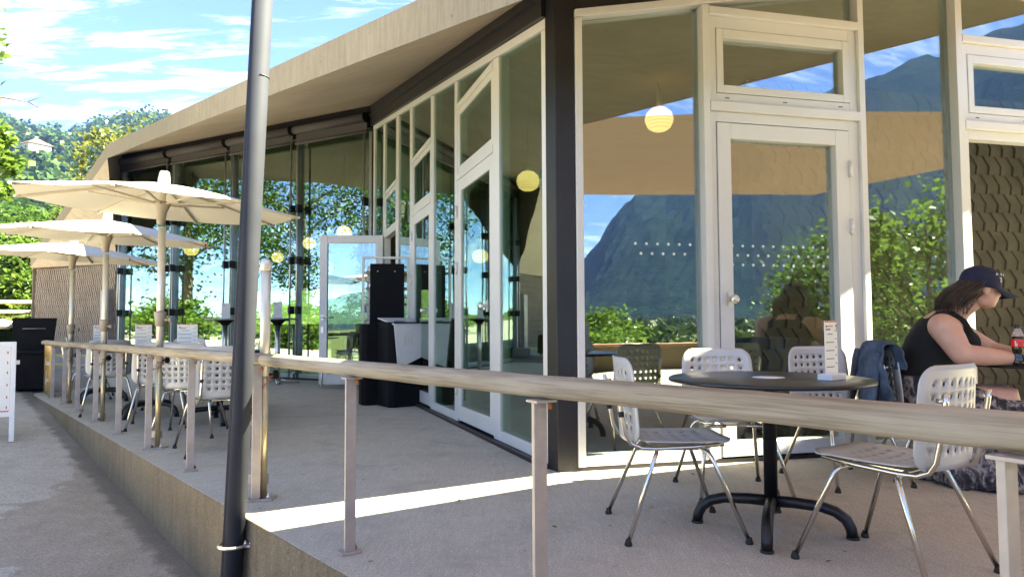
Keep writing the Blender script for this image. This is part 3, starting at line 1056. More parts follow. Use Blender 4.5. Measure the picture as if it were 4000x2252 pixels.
rs_ = bpart(m, 'roof_slab', 'fascia_concrete')
edge = [BW, G, F0, EB, EC, EA, TIP, REDGE]
m = MB()
for a, b in zip(edge[:-1], edge[1:]):
    m.add([a, b, b + Vector((0, 0, TH)), a + Vector((0, 0, TH))], [(0, 1, 2, 3)])
fa = bpart(m, 'fascia', 'fascia_concrete')

# --- interior: floor, rear walls
m = MB().prism([(C0[0] + 0.05, C0[1] + 0.12), tuple((PR.pt(R_END, 0, -0.12)).xy), (9.5, 26), (-10.5, 27), tuple(PB.pt(0.0, 0, -0.12).xy), tuple(PB.pt(B_LEN - 0.1, 0, -0.12).xy)], -0.1, 0.004)
fix_normals(bpart(m, 'interior_floor', 'interior_floor'))
m = MB()
def wallseg(m, a, b, z0, z1a, z1b, t=0.15):
    a, b = Vector(a), Vector(b)
    d = (b - a).normalized()
    n = Vector((-d.y, d.x)) * t
    m.hexa([(*a, z0), (*b, z0), (*(b + n), z0), (*(a + n), z0), (*a, z1a), (*b, z1b), (*(b + n), z1b), (*(a + n), z1a)])
wallseg(m, (9.5, 26), RT.xy, -0.1, 6.2, 4.95)
wallseg(m, (-3.0, 26.6), (9.5, 26), -0.1, 5.8, 6.2)
wallseg(m, (-10.5, 27), (-3.0, 26.6), -0.1, 1.0, 1.0)
wallseg(m, (-10.5, 27), (-3.0, 26.6), 2.3, 5.4, 5.8)
wallseg(m, (-8.3, 15.3), (-10.5, 27), -0.1, 4.6, 5.4)
fix_normals(bpart(m, 'rear_wall', 'interior_wall'))
m = MB()
m.box((-7.4, 17.0, 1.9), (1.4, 0.06, 3.7), Matrix.Rotation(R(-25), 3, 'Z'))
bpart(m, 'curtain', 'curtain_green')
# service counter seen through the glass
m = MB()
m.box((-1.0, 19.0, 0.55), (6.0, 0.8, 1.1))
bpart(m, 'counter', 'interior_wood')

# --- clay tiles of the end wall and of the wall behind the right-hand door
def tile_mesh(name, w, h, mat, dep=0.024, flip=False):
    dep = max(dep, (0.16 if flip else 0.26) * w)
    d0_, d1_ = (dep, dep * 0.2) if flip else (dep * 0.25, dep)
    lp = [(0.0, 0.0), (0.50 * w, -0.55 * h), (0.40 * w, -1.0 * h)]
    g = 0.012 * w
    front, back = [], []
    for (u, v) in lp:
        front += [(u + g, d0_, v), (u + w - g, d1_, v)]
        back += [(u + g, 0.0, v), (u + w - g, 0.0, v)]
    front = [(x, y, z if i < 4 else z + 0.01 * h) for i, (x, y, z) in enumerate(front)]
    vs_ = front + back
    fs = [(0, 1, 3, 2), (2, 3, 5, 4), (7, 6, 8, 9), (9, 8, 10, 11), (0, 6, 7, 1), (4, 5, 11, 10), (0, 2, 8, 6), (2, 4, 10, 8), (1, 7, 9, 3), (3, 9, 11, 5)]
    m = MB().add(vs_, fs)
    return m.mesh(name, mat)
def tile_wall(pl, s0, s1, z0, z1, w, h, mat, parent, limit, out, flip=False):
    me = tile_mesh('tile', w, h, mat, flip=flip)
    Mb = Matrix(((pl.d.x, pl.n.x, 0, 0), (pl.d.y, pl.n.y, 0, 0), (0, 0, 1, 0), (0, 0, 0, 1)))
    spots = []
    nr = int(math.ceil((z1 - z0) / h))
    for r_ in range(nr):
        z = z1 - r_ * h
        x = s0 - (0.19 * w * r_) % w - w * 0.2
        while x < s1 - 0.6 * w:
            if x > s0 - 0.2 * w:
                spots.append((r_, x, z))
            x += w
    rest = MB()
    for i, (r_, x, z) in enumerate(spots):
        M = Matrix.Translation(pl.pt(x, z, out)) @ Mb
        jig = 0.004 * math.sin(i * 12.9898) + 0.002 * math.sin(i * 4.1)
        M = M @ Matrix.Translation((0, jig, 0))
        if i < limit:
            o = link_mesh('tile', me, parent, M)
        else:
            vs_ = [M @ v.co for v in me.vertices]
            rest.add(vs_, [tuple(p.vertices) for p in me.polygons])
    if rest.v:
        ro = rest.obj('tile_rows', mat, parent)
        ro['kind'] = 'stuff'
WD2 = unit(WR.x - WL.x, WR.y - WL.y)
PW = Plane((WL.x, WL.y), WD2, (WD2[1], -WD2[0]))
WLEN = math.hypot(WR.x - WL.x, WR.y - WL.y)
m = MB()
PW.quad(m, [(0.0, -0.1), (WLEN, -0.1), (WLEN, 2.32), (0.0, 2.32)], -0.3, 0.0)
bwall = fix_normals(bpart(m, 'end_wall', 'tile_backing'))
tile_wall(PW, 0.0, WLEN - 0.02, 0.12, 2.31, 0.0715, 0.1425, 'tile_clay', bwall, 300, 0.002)
m = MB()
PW.box(m, -0.02, 0.0, -0.1, 2.33, -0.3, 0.05)
fix_normals(bpart(m, 'wall_end', 'fascia_concrete'))
m = MB()
PW.box(m, WLEN - 0.28, WLEN - 0.03, 0.05, 1.75, 0.03, 0.16)
cb = bpart(m, 'meter_cabinet', 'steel_post')
PI = Plane(PR.pt(2.3, 0, -1.25).xy, RU, (0.232, -0.973))
m = MB()
PI.box(m, 0.0, 4.5, 0.005, 3.3, -0.2, 0.0)
iwall = fix_normals(bpart(m, 'inner_wall', 'tile_backing'))
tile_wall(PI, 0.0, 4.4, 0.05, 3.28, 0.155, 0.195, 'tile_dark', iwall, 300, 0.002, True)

# steps with yellow nosings at the foot of the end wall
stp = thing('entrance_steps', 'grey stone steps with yellow edge lines below the tiled end wall', 'steps', (PW.pt(1.4, 0, 0.3)))
SINV = Matrix.Translation(-Vector(stp.location))
for k, (o0, o1, z0, z1) in enumerate(((0.06, 0.9, 0.0, 0.19), (0.06, 0.55, 0.192, 0.36))):
    m = MB()
    PW.box(m, 0.7, WLEN + 0.5, z0 - 0.1, z1, o0, o1)
    so_ = fix_normals(m.obj('step', 'step_stone', stp, M=SINV))
    m = MB()
    PW.box(m, 0.7, WLEN + 0.5, z1 - 0.035, z1 + 0.004, o1 - 0.03, o1 + 0.004)
    m.obj('nosing', 'step_yellow', so_)

# ------------------------------------------------------------------ pendant lamps
def pendant(p, d, label, cord=1.4):
    t = thing('pendant_lamp', label, 'lamp', p, 0, 'paper lantern pendants inside the cafe')
    r = d / 2
    m = MB().lathe([(0.25 * r, -0.80 * r), (0.45 * r, -0.79 * r), (0.80 * r, -0.56 * r), (0.98 * r, -0.15 * r), (1.0 * r, 0.1 * r), (0.88 * r, 0.50 * r), (0.55 * r, 0.80 * r), (0.2 * r, 0.90 * r)], (0, 0, 0), 28)
    m.obj('shade', 'lantern_paper', t)
    MB().tube([(0, 0, 0.90 * r), (0, 0, 0.90 * r + 0.22)], 0.03, 10).obj('socket', 'rack_steel', t)
    MB().tube([(0, 0, 0.9 * r + 0.22), (0, 0, 0.9 * r + 0.22 + cord)], 0.006, 6).obj('cord', 'print_ink', t)
    return t
for p, d, lb, c_ in (
    ((1.735, 8.0, 3.37), 0.33, 'cream paper lantern behind the large pane beside the dark column', 0.75),
    ((0.235, 9.8, 3.02), 0.33, 'paper lantern half hidden at the edge of the pane left of the column', 1.0),
    ((-0.69, 15.0, 2.45), 0.35, 'paper lantern seen through the nearest glass door with the round knob', 2.0),
    ((-4.0, 16.4, 3.17), 0.36, 'large paper lantern in front of the reflected sky above the open door', 1.6),
    ((-5.3, 18.0, 3.10), 0.34, 'half visible paper lantern left of the open door', 1.7),
    ((-6.7, 19.7, 2.90), 0.34, 'paper lantern right of the dark mast', 1.8),
    ((-5.6, 21.0, 2.75), 0.34, 'paper lantern seen through the open door near the trolley', 2.0),
    ((-6.3, 23.5, 2.75), 0.34, 'small paper lantern seen through the open door, lower left', 2.0),
    ((-9.0, 20.8, 2.35), 0.33, 'small paper lantern between the two nearest parasol poles', 2.2),
    ((-7.5, 16.1, 2.75), 0.34, 'paper lantern just below the second parasol', 1.6)):
    pendant(p, d, lb, c_)

# ------------------------------------------------------------------ handrail on posts
POSTS = [(-6.342, 9.581), (-5.692, 8.832), (-5.009, 8.01), (-4.334, 7.235), (-3.626, 6.409), (-2.927, 5.6), (-2.208, 4.782), (-1.461, 3.977), (-0.714, 3.07), (0.082, 2.145), (0.872, 1.235), (1.66, 0.33)]
def railz(y):
    return 0.745 + (0.803 - 0.745) * max(0, min(1, (9.58 - y) / 5.6))
RAILING = thing('railing', 'round weathered timber handrail on flat steel posts along the terrace edge', 'railing', (POSTS[8][0], POSTS[8][1], 0))
RINV = Matrix.Translation((-POSTS[8][0], -POSTS[8][1], 0))
def rail_seg(a, b):
    """log built along local X so that the grain runs lengthwise"""
    a, b = Vector(a), Vector(b)
    L = (b - a).length
    n = 26
    rr = random.Random(int(L * 100))
    pts = [(L * i / n, rr.uniform(-.0015, .0015), rr.uniform(-.0015, .0015)) for i in range(n + 1)]
    rad = [0.0355 + rr.uniform(-.0008, .0008) for _ in pts]
    rad[0] = rad[-1] = 0.033
    m = MB().tube(pts, rad, 20)
    q = Vector((1, 0, 0)).rotation_difference((b - a).normalized()).to_matrix().to_4x4()
    return m.obj('handrail', 'rail_wood', RAILING, M=RINV @ Matrix.Translation(a) @ q)
d0 = (Vector((-6.95, 10.28, railz(10.3))), Vector((-1.385, 3.86, railz(3.86))))
rail_seg(d0[0], d0[1])
rail_seg(d0[1] + (Vector((2.0, -0.05, 0.806)) - d0[1]).normalized() * 0.004, Vector((2.0, -0.05, 0.806)))
ang = math.atan2(WD.y, WD.x)
def post_mesh():
    m = MB().box((0, 0, 0.365), (0.016, 0.048, 0.73))
    return m
for i, (x, y) in enumerate(POSTS):
    h = railz(y) - 0.036
    M = RINV @ Matrix.Translation((x, y, 0)) @ Matrix.Rotation(ang + R(90 - 8), 4, 'Z')
    po = MB().box((0, 0, 0.006 + h / 2 - 0.003), (0.048, 0.016, h - 0.006)).obj('post', 'steel_post', RAILING, 0.002, M)
    MB().box((0.0, 0.012, 0.006), (0.09, 0.075, 0.012)).obj('base_plate', 'steel_post', po, 0.002)
    MB().lathe([(0.009, 0.012), (0.009, 0.022), (0.005, 0.024), (0.005, 0.032)], (0.032, 0.022, 0), 6).obj('bolt', 'rust', po)
    MB().box((0.0, -0.012, h - 0.005), (0.075, 0.06, 0.008)).obj('saddle', 'steel_post', po, 0.001)
    MB().lathe([(0.008, h - 0.03), (0.008, h - 0.0095)], (0.02, -0.028, 0), 6).obj('rail_screw', 'rust', po)

# ------------------------------------------------------------------ golden board at the end of the railing
gb = thing('gold_signboard', 'golden advertising board with pale lettering fixed below the handrail end', 'signboard', (-6.62, 9.9, 0))
gM = Matrix.Rotation(ang, 4, 'Z')
gbo = MB().box((0, 0, 0.365), (0.72, 0.012, 0.69)).obj('board', 'gold_board', gb, 0.002, gM)
def stroke(m, pts, w=0.012):
    for p, q in zip(pts[:-1], pts[1:]):
        m.bar((p[0], -0.0075, p[1]), (q[0], -0.0075, q[1]), 0.002, w, (0, 1, 0))
lt = MB()
stroke(lt, [(-0.12, 0.42), (-0.17, 0.44), (-0.18, 0.50), (-0.14, 0.54), (-0.10, 0.53)], 0.016)
stroke(lt, [(-0.10, 0.47), (-0.12, 0.42), (-0.08, 0.43)], 0.014)
for k in range(6):
    x_ = -0.06 + 0.045 * k
    stroke(lt, [(x_, 0.43), (x_ + 0.006, 0.49)], 0.014)
    stroke(lt, [(x_, 0.43), (x_ + 0.03, 0.435), (x_ + 0.028, 0.475)], 0.010)
lt.obj('lettering', 'board_line', gb, M=gM)
lt = MB()
stroke(lt, [(-0.14, 0.34), (-0.10, 0.35), (-0.13, 0.18)], 0.014)
stroke(lt, [(-0.13, 0.18), (-0.17, 0.14), (-0.16, 0.22), (-0.06, 0.25), (-0.08, 0.08), (-0.11, 0.05)], 0.010)
stroke(lt, [(-0.06, 0.23), (-0.02, 0.25), (0.0, 0.20), (0.03, 0.24), (0.05, 0.20), (0.08, 0.24), (0.10, 0.20), (0.13, 0.23)], 0.012)
lt.obj('lettering', 'board_line', gb, M=gM)

# ------------------------------------------------------------------ leaning mast and its wall clamp
mb_, mt_ = Vector((-1.452, 3.60, -0.62)), Vector((-1.275, 3.60, 3.95))
MAST = thing('sail_mast', 'dark blue grey metal mast leaning slightly at the terrace wall', 'mast', mb_)
qm = Vector((0, 0, 1)).rotation_difference((mt_ - mb_).normalized()).to_matrix().to_4x4()
H_ = (mt_ - mb_).length
# tube with a keder groove down its side
prof = []
for k in range(40):
    a = 2 * math.pi * k / 40
    r_ = 0.0535
    d_ = abs((math.degrees(a) - 232 + 180) % 360 - 180)
    if d_ < 5:
        r_ = 0.044
    prof.append((r_ * math.cos(a), r_ * math.sin(a)))
m = MB().loft([[Vector((*p, z)) for p in prof] for z in (0, H_)])
m.obj('tube', 'mast_paint', MAST, M=qm)
MB().lathe([(0.054, 0), (0.06, 0.0), (0.06, 0.03), (0.03, 0.05)], (0, 0, H_), 20).obj('cap', 'dark_metal', MAST, M=qm)
MB().lathe([(0.11, 0), (0.11, 0.02), (0.06, 0.022), (0.06, 0.06)], (0, 0, 0.0), 20).obj('foot', 'dark_metal', MAST)
m = MB()
m.tube([(-0.001 + 0.0555 * math.cos(R(a)) , 0.0555 * math.sin(R(a)), H_ * 0.64) for a in range(-60, 61, 20)] + [(0.01, 0.056, H_ * 0.55), (0.006, 0.056, H_ * 0.5)], 0.0035, 6)
m.obj('halyard', 'print_ink', MAST, M=qm)
CL = thing('mast_clamp', 'bent steel clamp holding the dark mast to the terrace wall', 'clamp', (-1.37, 3.63, -0.125))
m = MB()
loop = []
c2 = Vector((-1.452 + 0.018 - (-1.37), 3.60 - 3.63))
for a in range(-150, 151, 15):
    ar = R(a + 40)
    loop.append((c2.x - 0.069 * math.cos(ar), c2.y - 0.069 * math.sin(ar), 0.0))
end = Vector((0.085, 0.0, 0.0))
loop = [(0.06, 0.05, 0)] + loop[::1] + [(0.05, -0.03, 0)]
m.tube(loop, 0.009, 8)
m.obj('strap', 'steel_bright', CL)
MB().box((0.045, -0.005, -0.006), (0.10, 0.075, 0.012)).obj('plate', 'steel_bright', CL, 0.002)
MB().box((0.06, 0.0, -0.05), (0.012, 0.06, 0.085)).obj('bracket', 'steel_bright', CL, 0.002)
m = MB()
for k, (x_, y_) in enumerate(((0.0, -0.035), (0.03, -0.035))):
    m.lathe([(0.011, 0.0), (0.011, 0.012), (0.006, 0.014), (0.006, 0.022)], (x_, y_, 0.001), 6)
m.obj('nuts', 'steel_bright', CL)
m = MB()
m.lathe([(0.016, 0), (0.016, 0.014), (0.009, 0.016), (0.009, 0.035)], (0.052, 0.0, -0.055), 6, Matrix.Rotation(R(-90), 3, 'Y'))
m.obj('anchor_bolt', 'brass_tube', CL)

# ------------------------------------------------------------------ parasols
def parasol_post(t, h, white_to):
    MB().tube([(0, 0, 0.01), (0, 0, 0.78)], 0.0215, 14).obj('lower_tube', 'brass_tube', t)
    MB().tube([(0, 0, 0.70), (0, 0, white_to)], 0.0285 if h else 0.0285, 16).obj('upper_tube', 'parasol_pole', t)
    MB().box((0, 0, 0.006), (0.13, 0.10, 0.012)).obj('foot_plate', 'steel_post', t, 0.002)
    MB().lathe([(0.011, 0), (0.011, 0.014), (0.006, 0.016), (0.006, 0.03)], (0.04, -0.03, 0.012), 6).obj('bolt', 'steel_bright', t)
    MB().box((-0.04, 0.02, 0.70), (0.13, 0.012, 0.055)).obj('upper_bracket', 'steel_post', t, 0.001)
    MB().box((-0.04, 0.02, 0.11), (0.13, 0.012, 0.055)).obj('lower_bracket', 'steel_post', t, 0.001)
    m = MB().tube([(0.022, 0, 0.71), (0.055, 0, 0.71)], 0.008, 8)
    m.lathe([(0.012, -0.012), (0.026, -0.01), (0.026, 0.01), (0.012, 0.012)], (0.065, 0, 0.71), 10, Matrix.Rotation(R(90), 3, 'Y'))
    m.obj('clamp_knob', 'black_plastic', t)
    MB().tube([(0.045, -0.005, 0.71), (0.02, -0.03, 0.66), (-0.03, -0.03, 0.635), (-0.06, 0.0, 0.66)], 0.004, 6).obj('cord', 'rope', t)
def make_parasol(label):
    t = thing('parasol', label, 'parasol', (0, 0, 0), 0, 'open parasols along the handrail')
    parasol_post(t, True, 1.80)
    MB().lathe([(0.034, 0.0), (0.047, 0.11), (0.047, 0.12), (0.03, 0.125), (0.03, 0.03)], (0, 0, 0.985), 16).obj('crank_collar', 'parasol_hub', t)
    m = MB().tube([(0.03, 0, 1.04), (0.075, 0, 1.04)], 0.012, 8)
    m.lathe([(0.008, -0.012), (0.022, -0.008), (0.022, 0.008), (0.008, 0.012)], (0.085, 0, 1.04), 8, Matrix.Rotation(R(90), 3, 'Y'))
    m.obj('crank_knob', 'parasol_hub', t)
    # canopy assembly is tipped: low to the right and towards the viewer
    T = Matrix.Translation((0, 0, 2.03)) @ Matrix.Rotation(R(3.4), 4, 'Y') @ Matrix.Rotation(R(0.7), 4, 'X')
    RAD, RISE, N = 1.08, 0.185, 8
    off = R(11)
    def can(rho, phi):
        """canopy surface: rho 0..1, phi angle; panels sag between ribs and the hem is scalloped"""
        k = ((phi - off) / (2 * math.pi / N)) % 1.0
        sag = math.sin(math.pi * k)
        rr = RAD * rho * (1 - 0.085 * sag * rho)
        z = 0.13 - RISE * (rho ** 1.25) - 0.022 * sag * rho * (1.2 - rho) - 0.012 * sag * rho
        return Vector((rr * math.cos(phi), rr * math.sin(phi), z))
    NR, NP = 10, N * 8
    rings = [[can(0.035 + 0.965 * i / NR, off + 2 * math.pi * j / NP) for j in range(NP)] for i in range(NR + 1)]
    m = MB()
    top_ = [p for r_ in rings for p in r_]
    fs = [(i * NP + j, i * NP + (j + 1) % NP, (i + 1) * NP + (j + 1) % NP, (i + 1) * NP + j) for i in range(NR) for j in range(NP)]
    m.add(top_, fs, True)
    co = m.obj('canopy', 'parasol_cloth', t, M=T)
    for j in range(N):
        a = off + 2 * math.pi * j / N
        tip, mid, hub = can(0.995, a), can(0.52, a), can(0.05, a)
        dz = Vector((0, 0, -0.014))
        rb = MB()
        rb.bar(hub + dz, mid + dz, 0.014, 0.018)
        rb.bar(mid + dz, tip + dz, 0.014, 0.016)
        ro = rb.obj('rib', 'parasol_rib', t, M=T)
        s_ = MB()
        runner = Vector((0.05 * math.cos(a), 0.05 * math.sin(a), -0.035))
        s_.bar(runner, mid + Vector((0, 0, -0.028)), 0.011, 0.016)
        s_.obj('strut', 'parasol_rib', ro)
        MB().box(tip + dz * 0.6, (0.05, 0.02, 0.02), Matrix.Rotation(a, 3, 'Z')).obj('rib_tip', 'parasol_hub', ro)
    MB().lathe([(0.03, -0.21), (0.034, -0.17), (0.042, -0.10), (0.062, -0.05), (0.068, -0.02), (0.04, -0.015)], (0, 0, 0), 18).obj('runner', 'parasol_hub', t, M=T)
    MB().tube([(0, 0, -0.2), (0, 0, 0.14)], 0.024, 12).obj('mast_top', 'parasol_pole', t, M=T)
    MB().lathe([(0.048, 0.12), (0.046, 0.17), (0.038, 0.225), (0.03, 0.235), (0.01, 0.238)], (0, 0, 0), 18).obj('finial', 'parasol_pole', t, M=T)
    e1 = can(0.985, off + 0.12)
    MB().box(e1 + Vector((0, 0, -0.02)), (0.004, 0.05, 0.035), Matrix.Rotation(off + 0.12, 3, 'Z')).obj('tag', 'red_tag', t, M=T)
    return t
para = make_parasol('open cream parasol nearest to the dark mast, largest of the three')
para.location = (-2.884, 5.668, 0)
for (x, y, zz_, rz_, lb) in ((-4.286, 7.276, -0.055, R(-14), 'middle one of the three open cream parasols'), (-5.68, 8.916, -0.10, R(9), 'farthest open cream parasol beside the tiled end wall')):
    c = copy_tree(para)
    c.location = (x, y, zz_)
    c.rotation_euler = (0, 0, rz_)
    c['label'] = lb
pp = thing('parasol_stand', 'empty parasol pole with rounded pale cap right behind the dark mast', 'parasol pole', (-1.433, 4.018, 0))
parasol_post(pp, False, 1.33)
MB().lathe([(0.033, 1.31), (0.034, 1.345), (0.026, 1.372), (0.008, 1.38)], (0, 0, 0), 16).obj('cap', 'parasol_pole', pp)

# ------------------------------------------------------------------ perforated chairs
def holed_sheet(w, h, nx, ny, hole, fn, thick, corner=0.05, mx=0.04, my=0.04):
    """grid of square cells with octagonal holes, bordered; mapped by fn(u, v, t) -> point; u,v in metres about the centre"""
    verts, idx, faces = [], {}, []
    def V(u, v, side):
        key = (round(u, 5), round(v, 5), side)
        if key not in idx:
            idx[key] = len(verts)
            # round the sheet's corners
            uu, vv = u, v
            ax, ay = abs(uu) - (w / 2 - corner), abs(vv) - (h / 2 - corner)
            if ax > 0 and ay > 0:
                l = max(ax, ay) / math.hypot(ax, ay)
                uu = math.copysign(w / 2 - corner + ax * l, uu)
                vv = math.copysign(h / 2 - corner + ay * l, vv)
            verts.append(fn(uu, vv, thick / 2 if side else -thick / 2))
        return idx[key]
    def quad(pts):
        a = [V(*p, 1) for p in pts]
        b = [V(*p, 0) for p in reversed(pts)]
        faces.append(tuple(a))
        faces.append(tuple(b))
    gw, gh = w - 2 * mx, h - 2 * my
    cw, chh = gw / nx, gh / ny
    xs = [-w / 2, -w / 2 + mx * 0.5] + [-gw / 2 + cw * i * 0.5 for i in range(2 * nx + 1)] + [w / 2 - mx * 0.5, w / 2]
    ys = [-h / 2, -h / 2 + my * 0.5] + [-gh / 2 + chh * i * 0.5 for i in range(2 * ny + 1)] + [h / 2 - my * 0.5, h / 2]
    for i in range(nx):
        for j in range(ny):
            cx_, cy_ = -gw / 2 + cw * (i + .5), -gh / 2 + chh * (j + .5)
            outer = [(cx_ + dx * cw / 2, cy_ + dy * chh / 2) for dx, dy in ((1, 0), (1, 1), (0, 1), (-1, 1), (-1, 0), (-1, -1), (0, -1), (1, -1))]
            inner = [(cx_ + hole * math.cos(R(45 * k)), cy_ + hole * math.sin(R(45 * k))) for k in range(8)]
            for k in range(8):
                k2 = (k + 1) % 8
                quad([inner[k], outer[k], outer[k2], inner[k2]])
                a, b = inner[k], inner[k2]
                faces.append((V(*a, 0), V(*a, 1), V(*b, 1), V(*b, 0)))
    def ring_quad(i, j):
        quad([(xs[i], ys[j]), (xs[i + 1], ys[j]), (xs[i + 1], ys[j + 1]), (xs[i], ys[j + 1])])
    nxs, nys = len(xs) - 1, len(ys) - 1
    for i in range(nxs):
        for j in range(nys):
            if 2 <= i < nxs - 2 and 2 <= j < nys - 2:
                continue
            ring_quad(i, j)
    for i in range(nxs):
        for j_, s_ in ((0, 1), (nys, -1)):
            q = [V(xs[i], ys[j_], 1), V(xs[i], ys[j_], 0), V(xs[i + 1], ys[j_], 0), V(xs[i + 1], ys[j_], 1)]
            faces.append(tuple(q if s_ > 0 else q[::-1]))
    for j in range(nys):
        for i_, s_ in ((0, -1), (nxs, 1)):
            q = [V(xs[i_], ys[j], 1), V(xs[i_], ys[j], 0), V(xs[i_], ys[j + 1], 0), V(xs[i_], ys[j + 1], 1)]
            faces.append(tuple(q if s_ > 0 else q[::-1]))
    return MB().add(verts, faces, True)
def seat_fn(u, v, t):
    # v: -h/2 rear .. +h/2 front
    z = 0.455 - 0.028 * math.cos(u / 0.21 * 1.3) * max(0.0, 1 - (v / 0.24) ** 2) + t
    if v > 0.12:
        z += -0.010 * ((v - 0.12) / 0.1) + 0.022 * max(0, (v - 0.17) / 0.05) ** 2
    return Vector((u, v + 0.02, z))
def back_fn(u, v, t):
    # v: bottom..top
    y = -0.205 - 0.075 * (v + 0.2) - 0.03 * (v + 0.2) ** 2 - 0.045 * (1 - (u / 0.23) ** 2) * 0.9 + t
    wid = 1.0 - 0.06 * max(0, v / 0.2)
    return Vector((u * wid, y, 0.635 + v))
def make_chair(label, group):
    t = thing('cafe_chair', label, 'chair', (0, 0, 0), 0, group)
    s_ = holed_sheet(0.42, 0.42, 6, 5, 0.0135, seat_fn, 0.006, 0.05, 0.045, 0.05).obj('seat', 'shell_grey', t)
    b_ = holed_sheet(0.455, 0.40, 7, 6, 0.0125, back_fn, 0.006, 0.075, 0.045, 0.045).obj('backrest', 'shell_grey', t)
    for o in (s_, b_):
        fix_normals(o)
    for sx in (-1, 1):
        x = sx * 0.165
        pts = [(x, 0.20, 0.432), (x, 0.05, 0.418), (x, -0.12, 0.412), (x, -0.19, 0.415), (x, -0.235, 0.435), (x, -0.26, 0.475), (x, -0.278, 0.56), (x, -0.30, 0.70), (x, -0.305, 0.735)]
        MB().tube(pts, 0.0105, 10).obj('side_tube', 'chrome', t)
        MB().tube([(x, -0.281, 0.56), (x, -0.284, 0.585)], 0.0135, 10).obj('clip', 'black_rubber', t)
        m = MB().lathe([(0.009, 0), (0.009, 0.03)], (x, -0.30, 0.705), 8, Matrix.Rotation(R(-90), 3, 'X'))
        m.obj('back_screw', 'chrome', t)
    for sx in (-1, 1):
        for sy in (-1, 1):
            y0 = 0.10 if sy > 0 else -0.10
            fx, fy = sx * 0.262, (0.275 if sy > 0 else -0.275)
            pts = [(sx * 0.06, y0, 0.402), (sx * 0.14, y0 + sy * 0.01, 0.402), (sx * 0.172, y0 + sy * 0.02, 0.396), (sx * 0.188, y0 + sy * 0.032, 0.375), (sx * 0.196, y0 + sy * 0.045, 0.345), (fx, fy, 0.012)]
            lg = MB().tube(pts, 0.0105, 10).obj('leg', 'chrome', t)
            MB().lathe([(0.017, 0.0), (0.018, 0.008), (0.013, 0.022), (0.011, 0.03)], (fx, fy, 0), 12).obj('foot_cap', 'black_rubber', lg)
    MB().bar((0, 0.11, 0.404), (0, -0.11, 0.404), 0.12, 0.006).obj('seat_plate', 'chrome', t)
    return t
chair0 = None
def place_chair(x, y, f, label, group):
    global chair0
    if chair0 is None:
        chair0 = make_chair(label, group)
        c = chair0
    else:
        c = copy_tree(chair0)
    c.location = (x, y, 0)
    c.rotation_euler = (0, 0, rot_to(f))
    c['label'] = label
    c['group'] = group
    return c
GN, GF = 'perforated chairs at the near table', 'perforated chairs in the parasol row'
place_chair(0.785, 3.43, (1.0, 0.03), 'grey perforated chair left of the near black table, seen from the side', GN)
place_chair(1.29, 4.13, (0.02, -1), 'grey perforated chair behind the near table, in front of the closed glass door', GN)
place_chair(2.10, 4.43, (0.22, -0.97), 'sunlit perforated chair behind the menu card of the near table', GN)
place_chair(1.565, 2.895, (-0.54, 0.84), 'grey perforated chair at lower right with its back turned to the woman', GN)
place_chair(2.72, 4.55, (0.97, -0.24), 'chair the woman sits on, covered by a denim jacket', GN)
place_chair(-2.37, 5.58, (-0.56, 0.83), 'perforated chair nearest the dark mast, seen from behind through the railing', GF)
place_chair(-2.95, 6.38, (-0.15, 1.0), 'perforated chair behind the nearest parasol pole, next to the dark mast chair', GF)
place_chair(-3.18, 8.05, (-0.9, -0.4), 'chair with a black jacket hung on its back', GF)
place_chair(-3.50, 6.90, (-0.38, 0.92), 'perforated chair seen from behind at the middle parasol table', GF)
place_chair(-4.05, 8.40, (-0.1, -1), 'chair on the far side of the middle parasol table', GF)
place_chair(-4.62, 7.95, (-0.5, 0.85), 'perforated chair seen from behind beside the middle parasol pole', GF)
place_chair(-5.80, 9.52, (0.9, 0.45), 'chair standing sideways near the golden board', GF)
bj = MB()
ringsj = []
for i in range(9):
    a = math.pi * i / 8
    y_ = -0.31 - 0.035 * math.cos(a)
    z_ = 0.60 + 0.25 * math.sin(a) if True else 0
    ringsj.append([Vector((x_, y_ + 0.006 * math.sin(x_ * 60 + i), z_ - 0.012 * abs(math.sin(x_ * 35)))) for x_ in [-.13 + .26 * k / 10 for k in range(11)]])
bj.loft(ringsj, False, True, False)
o = bj.obj('black_jacket', 'black_knit')
o.modifiers.new('t', 'SOLIDIFY').thickness = 0.012
o.location = (-3.18, 8.05, 0)
o.rotation_euler = (0, 0, rot_to((-0.9, -0.4)))
tag(o, 'black jacket hanging over a chair back beside the mast', 'jacket')

# ------------------------------------------------------------------ round tables
def make_table(label, r=0.475):
    t = thing('round_table', label, 'table', (0, 0, 0), 0, 'black round terrace tables')
    MB().lathe([(r - 0.02, 0.708), (r - 0.004, 0.712), (r, 0.719), (r - 0.002, 0.727), (r - 0.008, 0.730), (0.02, 0.730)], (0, 0, 0), 64).obj('table_top', 'table_top', t)
    MB().lathe([(0.075, 0.7305), (0.075, 0.7325), (0.01, 0.7325)], (0, 0, 0), 32).obj('inlay', 'white_print', t)
    MB().lathe([(0.032, 0.10), (0.032, 0.66), (0.06, 0.69), (0.20, 0.695), (0.20, 0.707)], (0, 0, 0), 20).obj('column', 'black_powder', t)
    for k in range(4):
        a = R(90 * k)
        c_, s_ = math.cos(a), math.sin(a)
        pts = [(0, 0.14)] + [(0.10, 0.142), (0.22, 0.135), (0.28, 0.118), (0.325, 0.085), (0.345, 0.045), (0.35, 0.008)]
        lg = MB().tube([(p * c_, p * s_, z) for p, z in pts], [0.028, 0.027, 0.026, 0.026, 0.026, 0.025, 0.025], 12).obj('leg', 'black_powder', t)
        MB().lathe([(0.029, 0.0), (0.029, 0.01), (0.022, 0.012)], (0.35 * c_, 0.35 * s_, 0), 14).obj('foot_pad', 'black_rubber', lg)
    return t
tab0 = make_table('black round table in the foreground with a white disc in its top')
tab0.location = (1.245, 3.38, 0)
